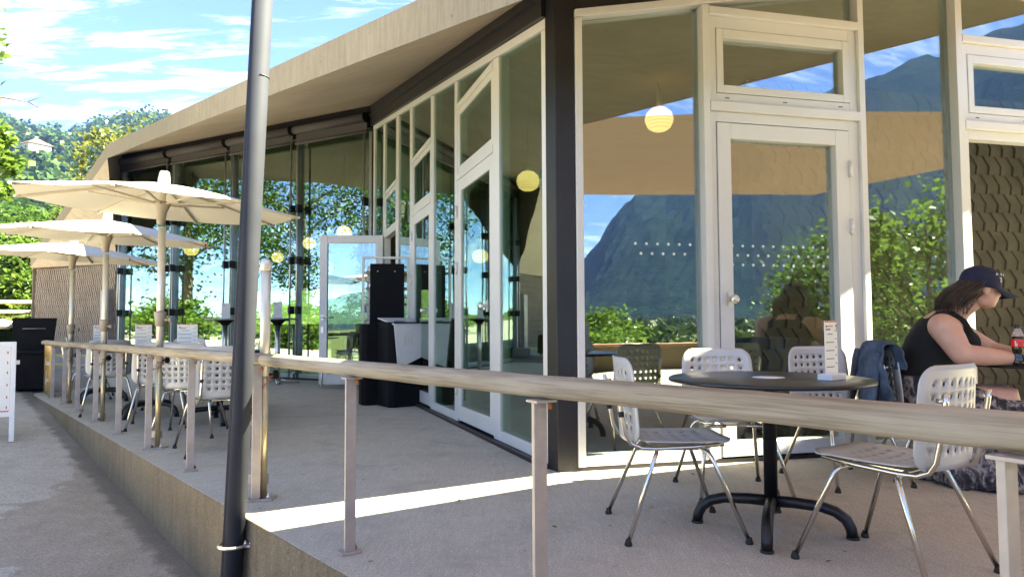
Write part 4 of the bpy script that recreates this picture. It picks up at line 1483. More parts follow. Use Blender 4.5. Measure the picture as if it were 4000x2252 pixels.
tab0.rotation_euler = (0, 0, math.atan2(-0.27, 0.615))
for x, y, rz_, lb in ((3.44, 4.50, 0.3, 'black round table the woman leans on, cut by the right picture edge'),
                      (-3.02, 7.18, 0.5, 'black round table nearest the mast in the parasol row'),
                      (-4.0, 7.68, -0.25, 'black round table beside the middle parasol pole'),
                      (-5.42, 9.22, -0.2, 'black round table farthest along the railing')):
    c = copy_tree(tab0)
    c.location = (x, y, 0)
    c.rotation_euler = (0, 0, rz_)
    c['label'] = lb

# bar tables by the rear glazing
def make_bar(label):
    t = thing('bar_table', label, 'table', (0, 0, 0), 0, 'high bar tables by the rear windows')
    MB().lathe([(0.33, 1.075), (0.345, 1.08), (0.345, 1.10), (0.02, 1.10)], (0, 0, 0), 40).obj('table_top', 'steel_post', t)
    MB().lathe([(0.05, 0.98), (0.12, 1.05), (0.19, 1.06), (0.19, 1.074)], (0, 0, 0), 16).obj('tilt_head', 'black_plastic', t)
    MB().lathe([(0.045, 0.06), (0.045, 0.98)], (0, 0, 0), 16).obj('column', 'steel_bright', t)
    for k in range(4):
        a = R(90 * k + 20)
        MB().tube([(0.04 * math.cos(a), 0.04 * math.sin(a), 0.06), (0.16 * math.cos(a), 0.16 * math.sin(a), 0.045), (0.36 * math.cos(a), 0.36 * math.sin(a), 0.018)], [0.032, 0.028, 0.018], 8, flat=0.7).obj('foot', 'steel_bright', t)
    return t
b0 = make_bar('high bar table with menu card right of the mast')
b0.location = (-3.98, 11.75, 0)
b1 = copy_tree(b0)
b1.location = (-5.1, 12.3, 0)
b1['label'] = 'high bar table with menu card left of the mast'

# ------------------------------------------------------------------ menu cards in white stands
def make_card(p, rz, w, h, label, cocktail=True):
    t = thing('menu_card', label, 'menu card', p, rz, 'menu cards in stands on the tables')
    MB().box((0, 0, 0.014), (w * 1.15, 0.07, 0.028)).obj('stand', 'white_paint', t, 0.002)
    z0 = 0.028
    cd = MB().box((0, 0, z0 + h / 2), (w, 0.0025, h)).obj('card', 'white_print', t)
    m, mr = MB(), MB()
    rr = random.Random(int(abs(p[0]) * 100))
    yf = -0.0018
    z = z0 + h - 0.055
    mr.box((0, yf, z0 + h - 0.004), (w, 0.001, 0.006))
    z = z0 + h - 0.062
    for k in range(5):
        if z < z0 + 0.02:
            break
        m.box((-w * 0.10, yf, z), (w * (0.62 if k else 0.40), 0.0008, 0.0035))
        m.box((w * 0.36, yf, z + 0.016), (w * 0.14, 0.0008, 0.003))
        z -= 0.038
    m.obj('menu_lines', 'print_ink', cd)
    mr.obj('menu_border', 'print_red', cd)
    # title lines and cocktail glass
    tl = MB()
    tl.box((-w * 0.36, yf, z0 + h - 0.026), (w * 0.12, 0.0008, 0.007))
    tl.box((-w * 0.24, yf, z0 + h - 0.040), (w * 0.36, 0.0008, 0.006))
    tl.obj('title', 'print_ink', cd)
    tl = MB()
    for k in range(9):
        tl.box((-w * 0.25 + k * w * 0.048, yf, z0 + h - 0.025), (w * 0.026, 0.0008, 0.007))
    tl.obj('title', 'print_orange', cd)
    g = MB()
    gz = z0 + h - 0.03
    for a, b in (((0.36, 0.014), (0.42, 0)), ((0.48, 0.014), (0.42, 0)), ((0.42, 0), (0.42, -0.014)), ((0.39, -0.015), (0.45, -0.015))):
        g.bar((a[0] * w, yf, gz + a[1]), (b[0] * w, yf, gz + b[1]), 0.001, 0.0025, (0, 1, 0))
    g.obj('glass_drawing', 'print_ink', cd)
    return t
make_card((1.49, 3.24, 0.731), R(38), 0.115, 0.245, 'narrow menu card in a white stand on the near black table')
make_card((-3.26, 6.95, 0.731), R(4), 0.20, 0.245, 'menu card on the parasol table nearest the mast')
make_card((-4.02, 7.55, 0.731), R(14), 0.165, 0.245, 'menu card on the middle parasol table')
make_card((-5.38, 9.05, 0.731), R(20), 0.165, 0.245, 'menu card on the farthest parasol table')
make_card((-3.95, 11.65, 1.101), R(10), 0.14, 0.245, 'menu card on the bar table right of the mast')
make_card((-5.05, 12.2, 1.101), R(10), 0.14, 0.245, 'menu card on the bar table left of the mast')

# ------------------------------------------------------------------ trolley, bins
TR = thing('tray_trolley', 'tall steel tray trolley with a black panel on its front', 'trolley', (-1.68, 9.32, 0), 0.10)
m = MB()
hx, hy, h0, h1 = 0.29, 0.30, 0.17, 1.86
fr = MB()
for sx in (-1, 1):
    for sy in (-1, 1):
        fr.bar((sx * hx, sy * hy, h0), (sx * hx, sy * hy, h1 - (0.0 if sy < 0 else 0.07)), 0.03, 0.03)
for sy in (-1, 1):
    zt = h1 - (0.0 if sy < 0 else 0.07)
    fr.bar((-hx, sy * hy, zt), (hx, sy * hy, zt), 0.03, 0.03)
    fr.bar((-hx, sy * hy, h0 + 0.02), (hx, sy * hy, h0 + 0.02), 0.03, 0.03)
for sx in (-1, 1):
    fr.bar((sx * hx, -hy, h0 + 0.02), (sx * hx, hy, h0 + 0.02), 0.03, 0.03)
fr.obj('frame', 'rack_steel', TR)
for k in range(14):
    z = 0.30 + 0.105 * k
    r_ = MB()
    for sx in (-1, 1):
        r_.bar((sx * (hx - 0.02), -hy, z), (sx * (hx - 0.02), hy, z), 0.012, 0.008)
    for q in range(5):
        y_ = -hy + 0.05 + q * 0.12
        r_.bar((-hx, y_, z), (-hx + 0.09, y_, z), 0.006, 0.006)
        r_.bar((hx - 0.09, y_, z), (hx, y_, z), 0.006, 0.006)
    ro = r_.obj('runner', 'rack_steel', TR)
    if k % 2 == 1:
        MB().box((0, 0, z + 0.014), (2 * hx - 0.06, 0.52, 0.016)).obj('tray', 'tray_brown', TR)
pn = MB().box((0.02, -hy - 0.03, 1.02), (0.44, 0.018, 1.52)).obj('front_panel', 'black_plastic', TR, 0.006)
m = MB()
for x_ in (-0.1, 0.12):
    for z_ in (1.68, 0.90):
        m.lathe([(0.006, 0), (0.006, 0.004)], (x_, -hy - 0.041, z_), 8, Matrix.Rotation(R(90), 3, 'X'))
m.obj('panel_screws', 'steel_bright', pn)
for sx in (-1, 1):
    for sy in (-1, 1):
        w_ = MB().lathe([(0.02, -0.014), (0.055, -0.014), (0.06, 0.0), (0.055, 0.014), (0.02, 0.014)], (sx * hx, sy * hy - 0.02, 0.06), 18, Matrix.Rotation(R(90), 3, 'Y')).obj('caster', 'steel_post', TR)
        MB().bar((sx * hx, sy * hy - 0.02, 0.06), (sx * hx, sy * hy, 0.165), 0.045, 0.035).obj('fork', 'steel_post', w_)

def waste_bin(name, label, p, rz, w, d, h, white):
    t = thing(name, label, 'waste bin', p, rz)
    # faceted black body: plan octagon-ish, cut corners at the top
    def ring(z, cx, k):
        a, b = w / 2 * k, d / 2 * k
        return [Vector((-a + cx, -b, z)), Vector((a - cx, -b, z)), Vector((a, -b + cx, z)), Vector((a, b - cx, z)), Vector((a - cx, b, z)), Vector((-a + cx, b, z)), Vector((-a, b - cx, z)), Vector((-a, -b + cx, z))]
    m = MB().loft([ring(0.0, 0.05, 1.0), ring(h * 0.45, 0.05, 1.0), ring(h * 0.93, 0.05, 0.98), ring(h, 0.05, 0.90)], True, False)
    m.obj('body', 'black_plastic', t, 0.012)
    if white:
        # white hood: tilted top with slot and shield-shaped front plate
        f = -d / 2 - 0.022
        hood = MB()
        hw = 0.185
        pts = [(-hw, f, h - 0.03), (hw, f, h - 0.03), (hw * 0.92, f, h - 0.43), (-hw * 0.72, f, h - 0.56)]
        vs_ = [Vector(p_) for p_ in pts] + [Vector(p_) + Vector((0, 0.014, 0)) for p_ in pts]
        hood.add(vs_, [(0, 1, 2, 3), (7, 6, 5, 4), (0, 4, 5, 1), (1, 5, 6, 2), (2, 6, 7, 3), (3, 7, 4, 0)])
        ho = fix_normals(hood.obj('front_plate', 'white_paint', t))
        # top of the hood around the slot
        tp = MB()
        zt0, zt1, yb = h - 0.03, h + 0.05, d / 2 - 0.02
        def TP(x, k):
            return Vector((x * (1 if k < 0.5 else 1.04), f + (yb - f) * k, zt0 + (zt1 - zt0) * k + 0.004))
        sx_ = hw * 0.5
        for (x0, x1, k0, k1) in ((-hw, -sx_, 0, 1), (sx_, hw, 0, 1), (-sx_, sx_, 0, 0.36), (-sx_, sx_, 0.62, 1)):
            q = [TP(x0, k0), TP(x1, k0), TP(x1, k1), TP(x0, k1)]
            tp.add(q + [p_ - Vector((0, 0, 0.012)) for p_ in q], [(0, 1, 2, 3), (7, 6, 5, 4), (0, 4, 5, 1), (1, 5, 6, 2), (2, 6, 7, 3), (3, 7, 4, 0)])
        tpo = fix_normals(tp.obj('top_plate', 'white_paint', t))
        tb = MB()
        q = [TP(-sx_, .36), TP(sx_, .36), TP(sx_, .62), TP(-sx_, .62)]
        tb.add([p_ - Vector((0, 0, 0.03)) for p_ in q], [(0, 1, 2, 3)])
        tb.obj('slot', 'print_ink', tpo)
        # bin pictogram, line and caption strip
        g = MB()
        yy = f - 0.001
        zc_ = h - 0.22
        def ln(x0, z0, x1, z1, k=0.004):
            g.bar((x0, yy, z0), (x1, yy, z1), 0.0012, k, (0, 1, 0))
        a, b = 0.05, 0.065
        for s_ in (-1, 1):
            ln(s_ * a, zc_ - b, s_ * a, zc_ + b)
            ln(-a, zc_ + s_ * b, a, zc_ + s_ * b)
        for k in range(5):
            ln(-a * 0.7 + k * a * 0.35, zc_ - b * 0.8, -a * 0.7 + k * a * 0.35, zc_ + b * 0.8, 0.003)
        ln(-a, zc_ + b + 0.014, a, zc_ + b + 0.03)
        ln(-0.012, zc_ + b + 0.03, 0, zc_ + b + 0.04)
        ln(0, zc_ + b + 0.04, 0.014, zc_ + b + 0.034)
        ln(-0.11, zc_ - 0.15, 0.12, zc_ - 0.14, 0.004)
        ln(-0.11, zc_ - 0.19, -0.05, zc_ - 0.188, 0.012)
        g.obj('bin_drawing', 'bin_ink', ho)
    return t
waste_bin('waste_bin', 'black angular waste bin with white hood and bin drawing', (-1.40, 8.58, 0), R(34), 0.46, 0.48, 1.02, True)
waste_bin('waste_bin', 'narrow plain black waste bin between the trolley and the white-topped bin', (-1.78, 8.66, 0), R(24), 0.24, 0.26, 1.0, False)

# ------------------------------------------------------------------ black wheeled chest, A-board
FZ = thing('ice_chest', 'black wheeled chest with its lid raised at the far end of the path', 'chest', (-7.22, 10.42, 0.03), R(30))
FZ.scale = (0.72, 0.72, 0.86)
MB().box((0, 0, 0.335), (0.66, 0.62, 0.60)).obj('body', 'black_plastic', FZ, 0.015)
MB().box((0, 0, 0.655), (0.70, 0.66, 0.04)).obj('rim', 'black_plastic', FZ, 0.008)
Ml = Matrix.Translation((0, 0.30, 0.67)) @ Matrix.Rotation(R(-12), 4, 'X')
lid = MB().add([(-0.34, 0.0, 0.0), (0.34, 0.0, 0.0), (0.40, 0.0, 0.60), (-0.40, 0.0, 0.60), (-0.34, 0.05, 0.0), (0.34, 0.05, 0.0), (0.40, 0.05, 0.60), (-0.40, 0.05, 0.60)],
               [(0, 1, 2, 3), (7, 6, 5, 4), (0, 4, 5, 1), (1, 5, 6, 2), (2, 6, 7, 3), (3, 7, 4, 0)]).obj('lid', 'black_plastic', FZ, 0.008, Ml)
fix_normals(lid)
MB().tube([(-0.2, -0.002, 0.40), (-0.2, -0.03, 0.40), (0.2, -0.03, 0.40), (0.2, -0.002, 0.40)], 0.006, 6).obj('handle', 'steel_post', lid)
MB().box((-0.22, -0.312, 0.5), (0.10, 0.004, 0.07)).obj('sticker', 'white_print', FZ)
for sx in (-1, 1):
    MB().lathe([(0.02, -0.025), (0.07, -0.025), (0.075, 0), (0.07, 0.025), (0.02, 0.025)], (sx * 0.345, -0.18, 0.075), 18, Matrix.Rotation(R(90), 3, 'Y')).obj('wheel', 'black_rubber', FZ)
    MB().box((sx * 0.338, -0.17, 0.22), (0.012, 0.06, 0.28)).obj('wheel_strut', 'steel_post', FZ)

AB = thing('sandwich_board', 'white framed sandwich board with a printed menu on the path', 'signboard', (-5.62, 7.15, path_z(-5.45, 7.15)), R(36))
for sgn, nm in ((-1, 'front'), (1, 'rear')):
    Ma = Matrix.Translation((0, sgn * 0.22, 0)) @ Matrix.Rotation(R(sgn * 11), 4, 'X')
    f_ = MB()
    W_, H2 = 0.82, 1.02
    f_.box((0, 0, H2), (W_, 0.02, 0.045)).box((0, 0, 0.28), (W_, 0.02, 0.045))
    for sx in (-1, 1):
        f_.box((sx * (W_ / 2 - 0.02), 0, 0.52), (0.045, 0.022, 1.04))
    fo = f_.obj('frame', 'white_paint', AB, 0.003, Ma)
    po_ = MB().box((0, 0, 0.65), (W_ - 0.09, 0.008, 0.70)).obj('poster', 'white_print', fo)
    if sgn < 0:
        g, gr = MB(), MB()
        rr = random.Random(4)
        z = 0.94
        for k in range(11):
            n_ = rr.choice((1, 2, 3))
            for q in range(n_):
                g.box((0.05 + rr.uniform(-.02, .02), -0.005, z), (rr.uniform(0.20, 0.42), 0.001, 0.012))
                z -= 0.022
            z -= 0.02
            if k % 2 == 0:
                gr.box((0.34, -0.005, z + 0.03), (0.010, 0.001, 0.028))
        gr.box((0, -0.005, 0.315), (W_ - 0.1, 0.001, 0.012))
        g.obj('menu_lines', 'bin_ink', po_)
        gr.obj('menu_border', 'print_red', po_)

# ------------------------------------------------------------------ sun sails overhead (out of the picture, mirrored in the panes)
def sail(name, pts, label):
    P_ = [Vector(p) for p in pts]
    cen = sum(P_, Vector()) / len(P_)
    m = MB()
    n = 14
    for a, b in zip(P_, P_[1:] + P_[:1]):
        rows = []
        for i in range(n + 1):
            row = []
            for j in range(n + 1):
                e = a.lerp(b, j / n)
                p = e.lerp(cen, i / n)
                k = math.sin(math.pi * i / n * 0.5)
                row.append(p + Vector((0, 0, -0.16 * k)))
            rows.append(row)
        m.loft(rows, False, True, False)
    o = m.obj(name, 'sail_cloth')
    return tag(o, label, 'sun sail')
sail('sun_sail', [(-1.35, 1.25, 3.0), (1.45, 3.13, 3.0), (2.96, 4.135, 3.0), (7.3, 6.05, 3.05), (8.4, 0.2, 3.3), (4.8, -3.3, 3.6), (-1.2, -2.8, 3.5)], 'large brown sun sail stretched above the terrace, seen mirrored in the panes')

# ------------------------------------------------------------------ the seated woman
WO = Vector((2.84, 4.50, 0))
WOMAN = thing('person', 'seated woman in navy cap, black sleeveless top and grey patterned skirt', 'person', WO, R(-24))
def ell_loft(m, secs, n=20):
    """secs: (centre, rx, ry, tilt axis dir) rings perpendicular to the path"""
    rings = []
    for i, (c, rx, ry) in enumerate(secs):
        c = Vector(c)
        p0 = Vector(secs[max(0, i - 1)][0])
        p1 = Vector(secs[min(len(secs) - 1, i + 1)][0])
        t = (p1 - p0).normalized()
        side = Vector((0, 1, 0))
        side = (side - t * side.dot(t)).normalized()
        fwd = side.cross(t).normalized()
        rings.append([c + fwd * rx * math.cos(2 * math.pi * k / n) + side * ry * math.sin(2 * math.pi * k / n) for k in range(n)])
    m.loft(rings)
    return m
# local frame: she faces +X, camera is towards -Y; origin on the floor under the pelvis
spine = [((-0.14, 0, 0.50), 0.17, 0.20), ((-0.145, 0, 0.60), 0.165, 0.20), ((-0.13, 0, 0.72), 0.150, 0.175), ((-0.09, 0, 0.84), 0.150, 0.185), ((-0.035, 0, 0.95), 0.140, 0.195), ((0.005, 0, 1.01), 0.105, 0.165), ((0.03, 0, 1.045), 0.07, 0.09)]
body = MB()
ell_loft(body, [((-0.14, 0, 0.47), 0.15, 0.19)] + spine[0:])
ell_loft(body, [((0.02, 0, 1.00), 0.065, 0.075), ((0.075, 0, 1.07), 0.055, 0.058), ((0.13, 0, 1.12), 0.055, 0.055)], 16)
# head: cranium, jaw, face
HC = Vector((0.185, -0.01, 1.205))
Mh = Matrix.Rotation(R(14), 3, 'Z') @ Matrix.Rotation(R(12), 3, 'Y')
def hb(c, r, rot=None):
    body.ball(HC + Mh @ Vector(c), r, 18, 12, Mh if rot is None else Mh @ rot)
hb((-0.012, 0, 0.025), (0.098, 0.078, 0.098))
hb((0.035, 0, -0.04), (0.068, 0.062, 0.082))
hb((0.060, 0, -0.085), (0.036, 0.036, 0.028))       # chin
hb((0.010, 0, -0.080), (0.060, 0.055, 0.035))       # jaw and under-chin
hb((0.092, 0, -0.020), (0.026, 0.0145, 0.022))      # nose tip
hb((0.084, 0, 0.004), (0.020, 0.011, 0.034))        # nose bridge
hb((0.060, 0.03, -0.022), (0.034, 0.028, 0.026))    # cheeks
hb((0.060, -0.03, -0.022), (0.034, 0.028, 0.026))
hb((0.084, 0, -0.053), (0.017, 0.024, 0.0075))      # upper lip
hb((0.081, 0, -0.066), (0.017, 0.022, 0.008))       # lower lip
hb((0.074, 0.0, 0.022), (0.025, 0.055, 0.014))      # brow
for sy in (-1, 1):
    hb((-0.005, sy * 0.078, -0.012), (0.024, 0.008, 0.034))
# arms
def limb(pts, rad):
    body.tube(pts, rad, 16)
    for p, r_ in zip(pts, rad):
        body.ball(p, r_, 12, 8)
sh_n, el_n, wr_n = (-0.055, -0.205, 0.955), (0.02, -0.245, 0.80), (0.30, -0.19, 0.775)
limb([(-0.06, -0.165, 0.965), sh_n, (-0.015, -0.235, 0.875), el_n], [0.085, 0.088, 0.078, 0.066])
limb([el_n, (0.15, -0.225, 0.785), wr_n], [0.064, 0.058, 0.036])
sh_f, el_f, wr_f = (0.02, 0.205, 0.955), (0.26, 0.245, 0.81), (0.43, 0.06, 0.775)
limb([(-0.02, 0.165, 0.965), sh_f, (0.14, 0.235, 0.885), el_f], [0.082, 0.085, 0.074, 0.062])
limb([el_f, (0.36, 0.16, 0.785), wr_f], [0.058, 0.050, 0.034])
def hand(w, d, out):
    w, d, out = Vector(w), Vector(d).normalized(), Vector(out).normalized()
    side = Vector((0, 0, 1)).cross(d).normalized()
    palm = w + d * 0.05
    body.tube([w, w + d * 0.035, w + d * 0.085], [0.032, 0.040, 0.036], 14, flat=0.6)
    for k, (off, L_) in enumerate(((-0.030, 0.062), (-0.010, 0.074), (0.011, 0.070), (0.030, 0.056))):
        b0_ = w + d * 0.080 + side * off
        p = [b0_, b0_ + d * L_ * 0.45 + Vector((0, 0, 0.004)), b0_ + d * L_ * 0.8 + Vector((0, 0, -0.006)), b0_ + d * L_ - Vector((0, 0, 0.018))]
        body.tube(p, [0.010, 0.0095, 0.0085, 0.0075], 8)
        body.ball(p[-1], 0.0075, 8, 6)
    s2 = 1 if side.dot(out) > 0 else -1
    b0_ = w + d * 0.02 + side * s2 * 0.034
    p = [b0_, b0_ + d * 0.03 + side * s2 * 0.018, b0_ + d * 0.062 + side * s2 * 0.016]
    body.tube(p, [0.013, 0.011, 0.009], 8)
    body.ball(p[-1], 0.009, 8, 6)
hand(wr_n, (1, 0.55, 0), (0, 1, 0))
hand(wr_f, (0.6, -1, 0), (-1, 0, 0))
# feet and shins under the skirt
for sy in (-1, 1):
    body.tube([(-0.05, sy * 0.10, 0.50), (0.28, sy * 0.11, 0.52), (0.30, sy * 0.11, 0.45), (0.27, sy * 0.11, 0.08)], [0.10, 0.085, 0.06, 0.04], 14)
    body.tube([(0.24, sy * 0.11, 0.05), (0.32, sy * 0.11, 0.045), (0.42, sy * 0.11, 0.03)], [0.042, 0.04, 0.025], 12)
bo = body.obj('body', 'skin', WOMAN)
rm = bo.modifiers.new('remesh', 'REMESH')
rm.mode = 'VOXEL'
rm.voxel_size = 0.0075
rm.use_smooth_shade = True
sm = bo.modifiers.new('smooth', 'SMOOTH')
sm.iterations = 4
sm.factor = 0.5
lp = MB()
lp.ball(HC + Mh @ Vector((0.094, 0, -0.0595)), (0.0105, 0.021, 0.0075), 12, 8, Mh)
lp.obj('lips', 'lips', WOMAN)
ey = MB()
for sy in (-1, 1):
    ey.ball(HC + Mh @ Vector((0.079, sy * 0.032, 0.010)), (0.010, 0.013, 0.006), 12, 8, Mh)
ey.obj('eyes', 'print_ink', WOMAN)
# black sleeveless top
topm = MB()
ell_loft(topm, [((-0.142, 0, 0.585), 0.188, 0.215), ((-0.14, 0, 0.66), 0.180, 0.205), ((-0.125, 0, 0.74), 0.170, 0.192), ((-0.09, 0, 0.84), 0.168, 0.198), ((-0.045, 0, 0.925), 0.158, 0.192), ((-0.025, 0, 0.965), 0.142, 0.175)], 28)
for sy in (-1, 1):
    topm.tube([(0.09, sy * 0.095, 0.93), (0.055, sy * 0.105, 0.99), (0.0, sy * 0.11, 1.035), (-0.06, sy * 0.10, 1.03), (-0.12, sy * 0.085, 0.965), (-0.15, sy * 0.08, 0.9)], [0.03, 0.034, 0.034, 0.04, 0.05, 0.06], 12)
topm.ball((-0.105, 0, 0.945), (0.08, 0.14, 0.075), 16, 10)
topm.ball((-0.07, -0.13, 0.985), (0.075, 0.055, 0.045), 14, 8)
topm.ball((0.085, -0.075, 0.86), (0.075, 0.085, 0.085), 16, 10)
topm.ball((0.085, 0.075, 0.86), (0.075, 0.085, 0.085), 16, 10)
to_ = topm.obj('top', 'black_knit', WOMAN)
rm = to_.modifiers.new('remesh', 'REMESH')
rm.mode = 'VOXEL'
rm.voxel_size = 0.009
rm.use_smooth_shade = True
sm = to_.modifiers.new('smooth', 'SMOOTH')
sm.iterations = 6
# long skirt: from the waist over the lap and down to the floor
sk = MB()
n = 72
def skring(c, rx, ry, amp, ph=0.0):
    return [Vector((c[0] + (rx + amp * math.sin(11 * a + ph) + amp * 0.6 * math.sin(19 * a + 2 * ph)) * math.cos(a), c[1] + (ry + amp * math.sin(9 * a + ph) + amp * 0.5 * math.sin(17 * a)) * math.sin(a), c[2] + amp * 0.3 * math.sin(7 * a))) for a in [2 * math.pi * k / n for k in range(n)]]
sk.loft([skring((-0.14, 0, 0.655), 0.190, 0.216, 0.004), skring((-0.13, 0, 0.60), 0.215, 0.235, 0.008, 0.4), skring((-0.05, 0, 0.555), 0.30, 0.26, 0.010, 0.7),
         skring((0.03, 0, 0.50), 0.385, 0.285, 0.014, 1.0), skring((0.05, -0.01, 0.40), 0.40, 0.305, 0.020, 1.4), skring((0.10, -0.03, 0.27), 0.36, 0.33, 0.026, 1.9),
         skring((0.14, -0.05, 0.14), 0.35, 0.35, 0.032, 2.3), skring((0.16, -0.06, 0.03), 0.37, 0.37, 0.036, 2.6), skring((0.16, -0.06, 0.012), 0.36, 0.36, 0.036, 2.6)], False)
so_ = sk.obj('skirt', 'skirt_print', WOMAN)
so_.modifiers.new('t', 'SOLIDIFY').thickness = 0.004
# cap
CP = HC + Mh @ Vector((-0.018, 0, 0.050))
capm = MB()
rings = []
Mc = Matrix.Rotation(R(14), 3, 'Z') @ Matrix.Rotation(R(10), 3, 'Y')
for zc_, k in ((-0.045, 1.0), (-0.02, 1.012), (0.01, 1.0), (0.04, 0.93), (0.065, 0.78), (0.083, 0.52), (0.092, 0.22), (0.094, 0.05)):
    rings.append([CP + Mc @ Vector((0.118 * k * math.cos(a), 0.096 * k * math.sin(a), zc_)) for a in [2 * math.pi * i / 36 for i in range(36)]])
capm.loft(rings)
co = capm.obj('cap', 'cap_navy', WOMAN)
br = MB()
rows = []
for i in range(8):
    k = i / 7
    row = []
    for j in range(15):
        a = R(-68 + 136 * j / 14)
        inner = Vector((0.112 * math.cos(a), 0.093 * math.sin(a), -0.040))
        outx = Vector((0.112 * math.cos(a) + 0.115 * math.cos(a * 0.62) ** 1.5, 0.093 * math.sin(a) * (1 + 0.05), -0.048 - 0.030 * abs(math.sin(a)) ** 1.5 - 0.012))
        p = inner.lerp(outx, k)
        p.z -= 0.010 * k * k
        row.append(CP + Mc @ p)
    rows.append(row)
br.loft(rows, False, True, False)
bo_ = br.obj('brim', 'cap_navy', co)
bo_.modifiers.new('t', 'SOLIDIFY').thickness = 0.004
MB().ball(CP + Mc @ Vector((0, 0, 0.096)), (0.009, 0.009, 0.005), 10, 6).obj('button', 'cap_navy', co)
def cap_text(body_, size, az, zc_):
    a = R(az)
    nrm = Mc @ Vector((math.cos(a) / 0.118, math.sin(a) / 0.096, 2.2)).normalized()
    p = CP + Mc @ Vector((0.118 * 0.99 * math.cos(a), 0.096 * 0.99 * math.sin(a), zc_))
    right = Vector((0, 0, 1)).cross(nrm).normalized()
    upv = nrm.cross(right).normalized()
    M = Matrix(((right.x, upv.x, nrm.x, p.x + nrm.x * 0.004), (right.y, upv.y, nrm.y, p.y + nrm.y * 0.004), (right.z, upv.z, nrm.z, p.z + nrm.z * 0.004), (0, 0, 0, 1)))
    text_obj('lettering', body_, size, 'cap_print', co, M, 0.001)
cap_text('A', 0.023, -66, 0.042)
cap_text('R', 0.023, -48, 0.046)
cap_text('M', 0.023, -30, 0.048)
cap_text('7', 0.046, -44, 0.010)
# hair: many wavy locks down to the shoulder
hm = MB()
rr = random.Random(11)
for i in range(420):
    a = R(rr.uniform(98, 262))
    st = CP + Mc @ Vector((0.104 * math.cos(a), 0.088 * math.sin(a), -0.030 + rr.uniform(-0.02, 0.02)))
    L_ = rr.uniform(0.12, 0.215)
    out = Vector((math.cos(a) * 0.7 - 0.35, math.sin(a) * 0.75, 0))
    pts, wv = [], rr.uniform(0, 6.28)
    for k in range(8):
        t = k / 7
        p = st + out * (0.075 * math.sin(t * 1.9)) + Vector((-0.07 * t + 0.016 * math.sin(8 * t + wv), 0.016 * math.cos(7 * t + wv), -L_ * t))
        pts.append(p)
    r0 = rr.uniform(0.0025, 0.006)
    hm.tube(pts, [r0 * (1 - 0.75 * k / 7) for k in range(8)], 5, True, 0.6)
hm.ball(CP + Mc @ Vector((-0.045, 0, -0.055)), (0.085, 0.088, 0.075), 18, 12)
hm.obj('hair', 'hair_brown', WOMAN)

# denim jacket thrown over the chair back
jm = MB()
rows = []
nu, nv = 34, 26
for i in range(nv + 1):
    t = i / nv
    row = []
    for j in range(nu + 1):
        u = j / nu - 0.5
        # goes up the rear side, over the top edge, down the inner side
        if t < 0.62:
            x = -0.085 - 0.03 * math.sin(t * 5) - 0.02 * math.cos(u * 9)
            z = 0.47 + 0.39 * t / 0.62
        else:
            k = (t - 0.62) / 0.38
            x = -0.085 + 0.10 * min(1, k * 2.2)
            z = 0.86 + 0.012 * math.sin(math.pi * min(1, k * 2.2)) - 0.20 * max(0, k - 0.25)
        fold = 0.034 * math.sin(u * 19 + 2.2 * t + 1.5 * math.sin(3 * t)) * (1 - 0.5 * t) + 0.014 * math.sin(u * 43 + 7 * t) + 0.008 * math.sin(31 * t + 12 * u)
        wdt = 0.50 + 0.16 * (1 - t)
        hem = 0.05 * math.sin(u * 8) * (1 - t) ** 3
        row.append(Vector((x - fold, u * wdt + 0.012 * math.sin(9 * t + u * 5), z + hem - 0.05 * abs(u) * (1 if t < .62 else 0.6))))
    rows.append(row)
jm.loft(rows, False, True, False)
for sy, ph in ((-1, 0.0), (1, 1.3)):
    pts = [(-0.12 - 0.01 * k, sy * (0.19 + 0.008 * k), 0.80 - 0.058 * k + 0.01 * math.sin(k + ph)) for k in range(7)]
    jm.tube(pts, [0.055, 0.062, 0.058, 0.055, 0.05, 0.046, 0.044], 12, True, 0.55)
jo = jm.obj('denim_jacket', 'denim')
jo.modifiers.new('t', 'SOLIDIFY').thickness = 0.008
jo.location = (2.49, 4.61, 0)
jo.rotation_euler = (0, 0, R(-14))
tag(jo, 'blue denim jacket thrown over the chair back behind the woman', 'jacket')

# ------------------------------------------------------------------ passer-by on the road, mirrored in the pane beside the column
PS = thing('person', 'passer-by in blue top and brown skirt on the road, mirrored beside the dark column', 'person', (-14.0, 20.7, 0.86), R(70))
pb = MB()
ell_loft(pb, [((0, 0, 0.86), 0.11, 0.16), ((0, 0, 0.98), 0.10, 0.145), ((0.0, 0, 1.12), 0.095, 0.135), ((0.01, 0, 1.28), 0.11, 0.17), ((0.0, 0, 1.38), 0.085, 0.165), ((0, 0, 1.43), 0.05, 0.07), ((0.01, 0, 1.50), 0.045, 0.05)], 16)
pb.ball((0.02, 0, 1.58), (0.09, 0.072, 0.105), 14, 10)
pb.ball((0.105, 0, 1.565), (0.016, 0.012, 0.022), 8, 6)
for sy in (-1, 1):
    pb.tube([(0, sy * 0.17, 1.37), (0.05, sy * 0.20, 1.18), (0.10, sy * 0.20, 1.08)], [0.045, 0.04, 0.034], 10)
    pb.tube([(0.10, sy * 0.20, 1.08), (0.30, sy * 0.16, 1.07), (0.36, sy * 0.15, 1.06)], [0.034, 0.028, 0.022], 10)
    pb.tube([(0.36, sy * 0.15, 1.06), (0.41, sy * 0.15, 1.055)], [0.026, 0.02], 8)
    fx = 0.16 * sy
    pb.tube([(0, sy * 0.09, 0.88), (fx * 0.5, sy * 0.09, 0.48), (fx, sy * 0.09, 0.08)], [0.09, 0.06, 0.038], 12)
    pb.tube([(fx - 0.03, sy * 0.09, 0.045), (fx + 0.06, sy * 0.09, 0.04), (fx + 0.17, sy * 0.09, 0.025)], [0.036, 0.036, 0.02], 10)
po2 = pb.obj('body', 'skin', PS)
rm = po2.modifiers.new('remesh', 'REMESH')
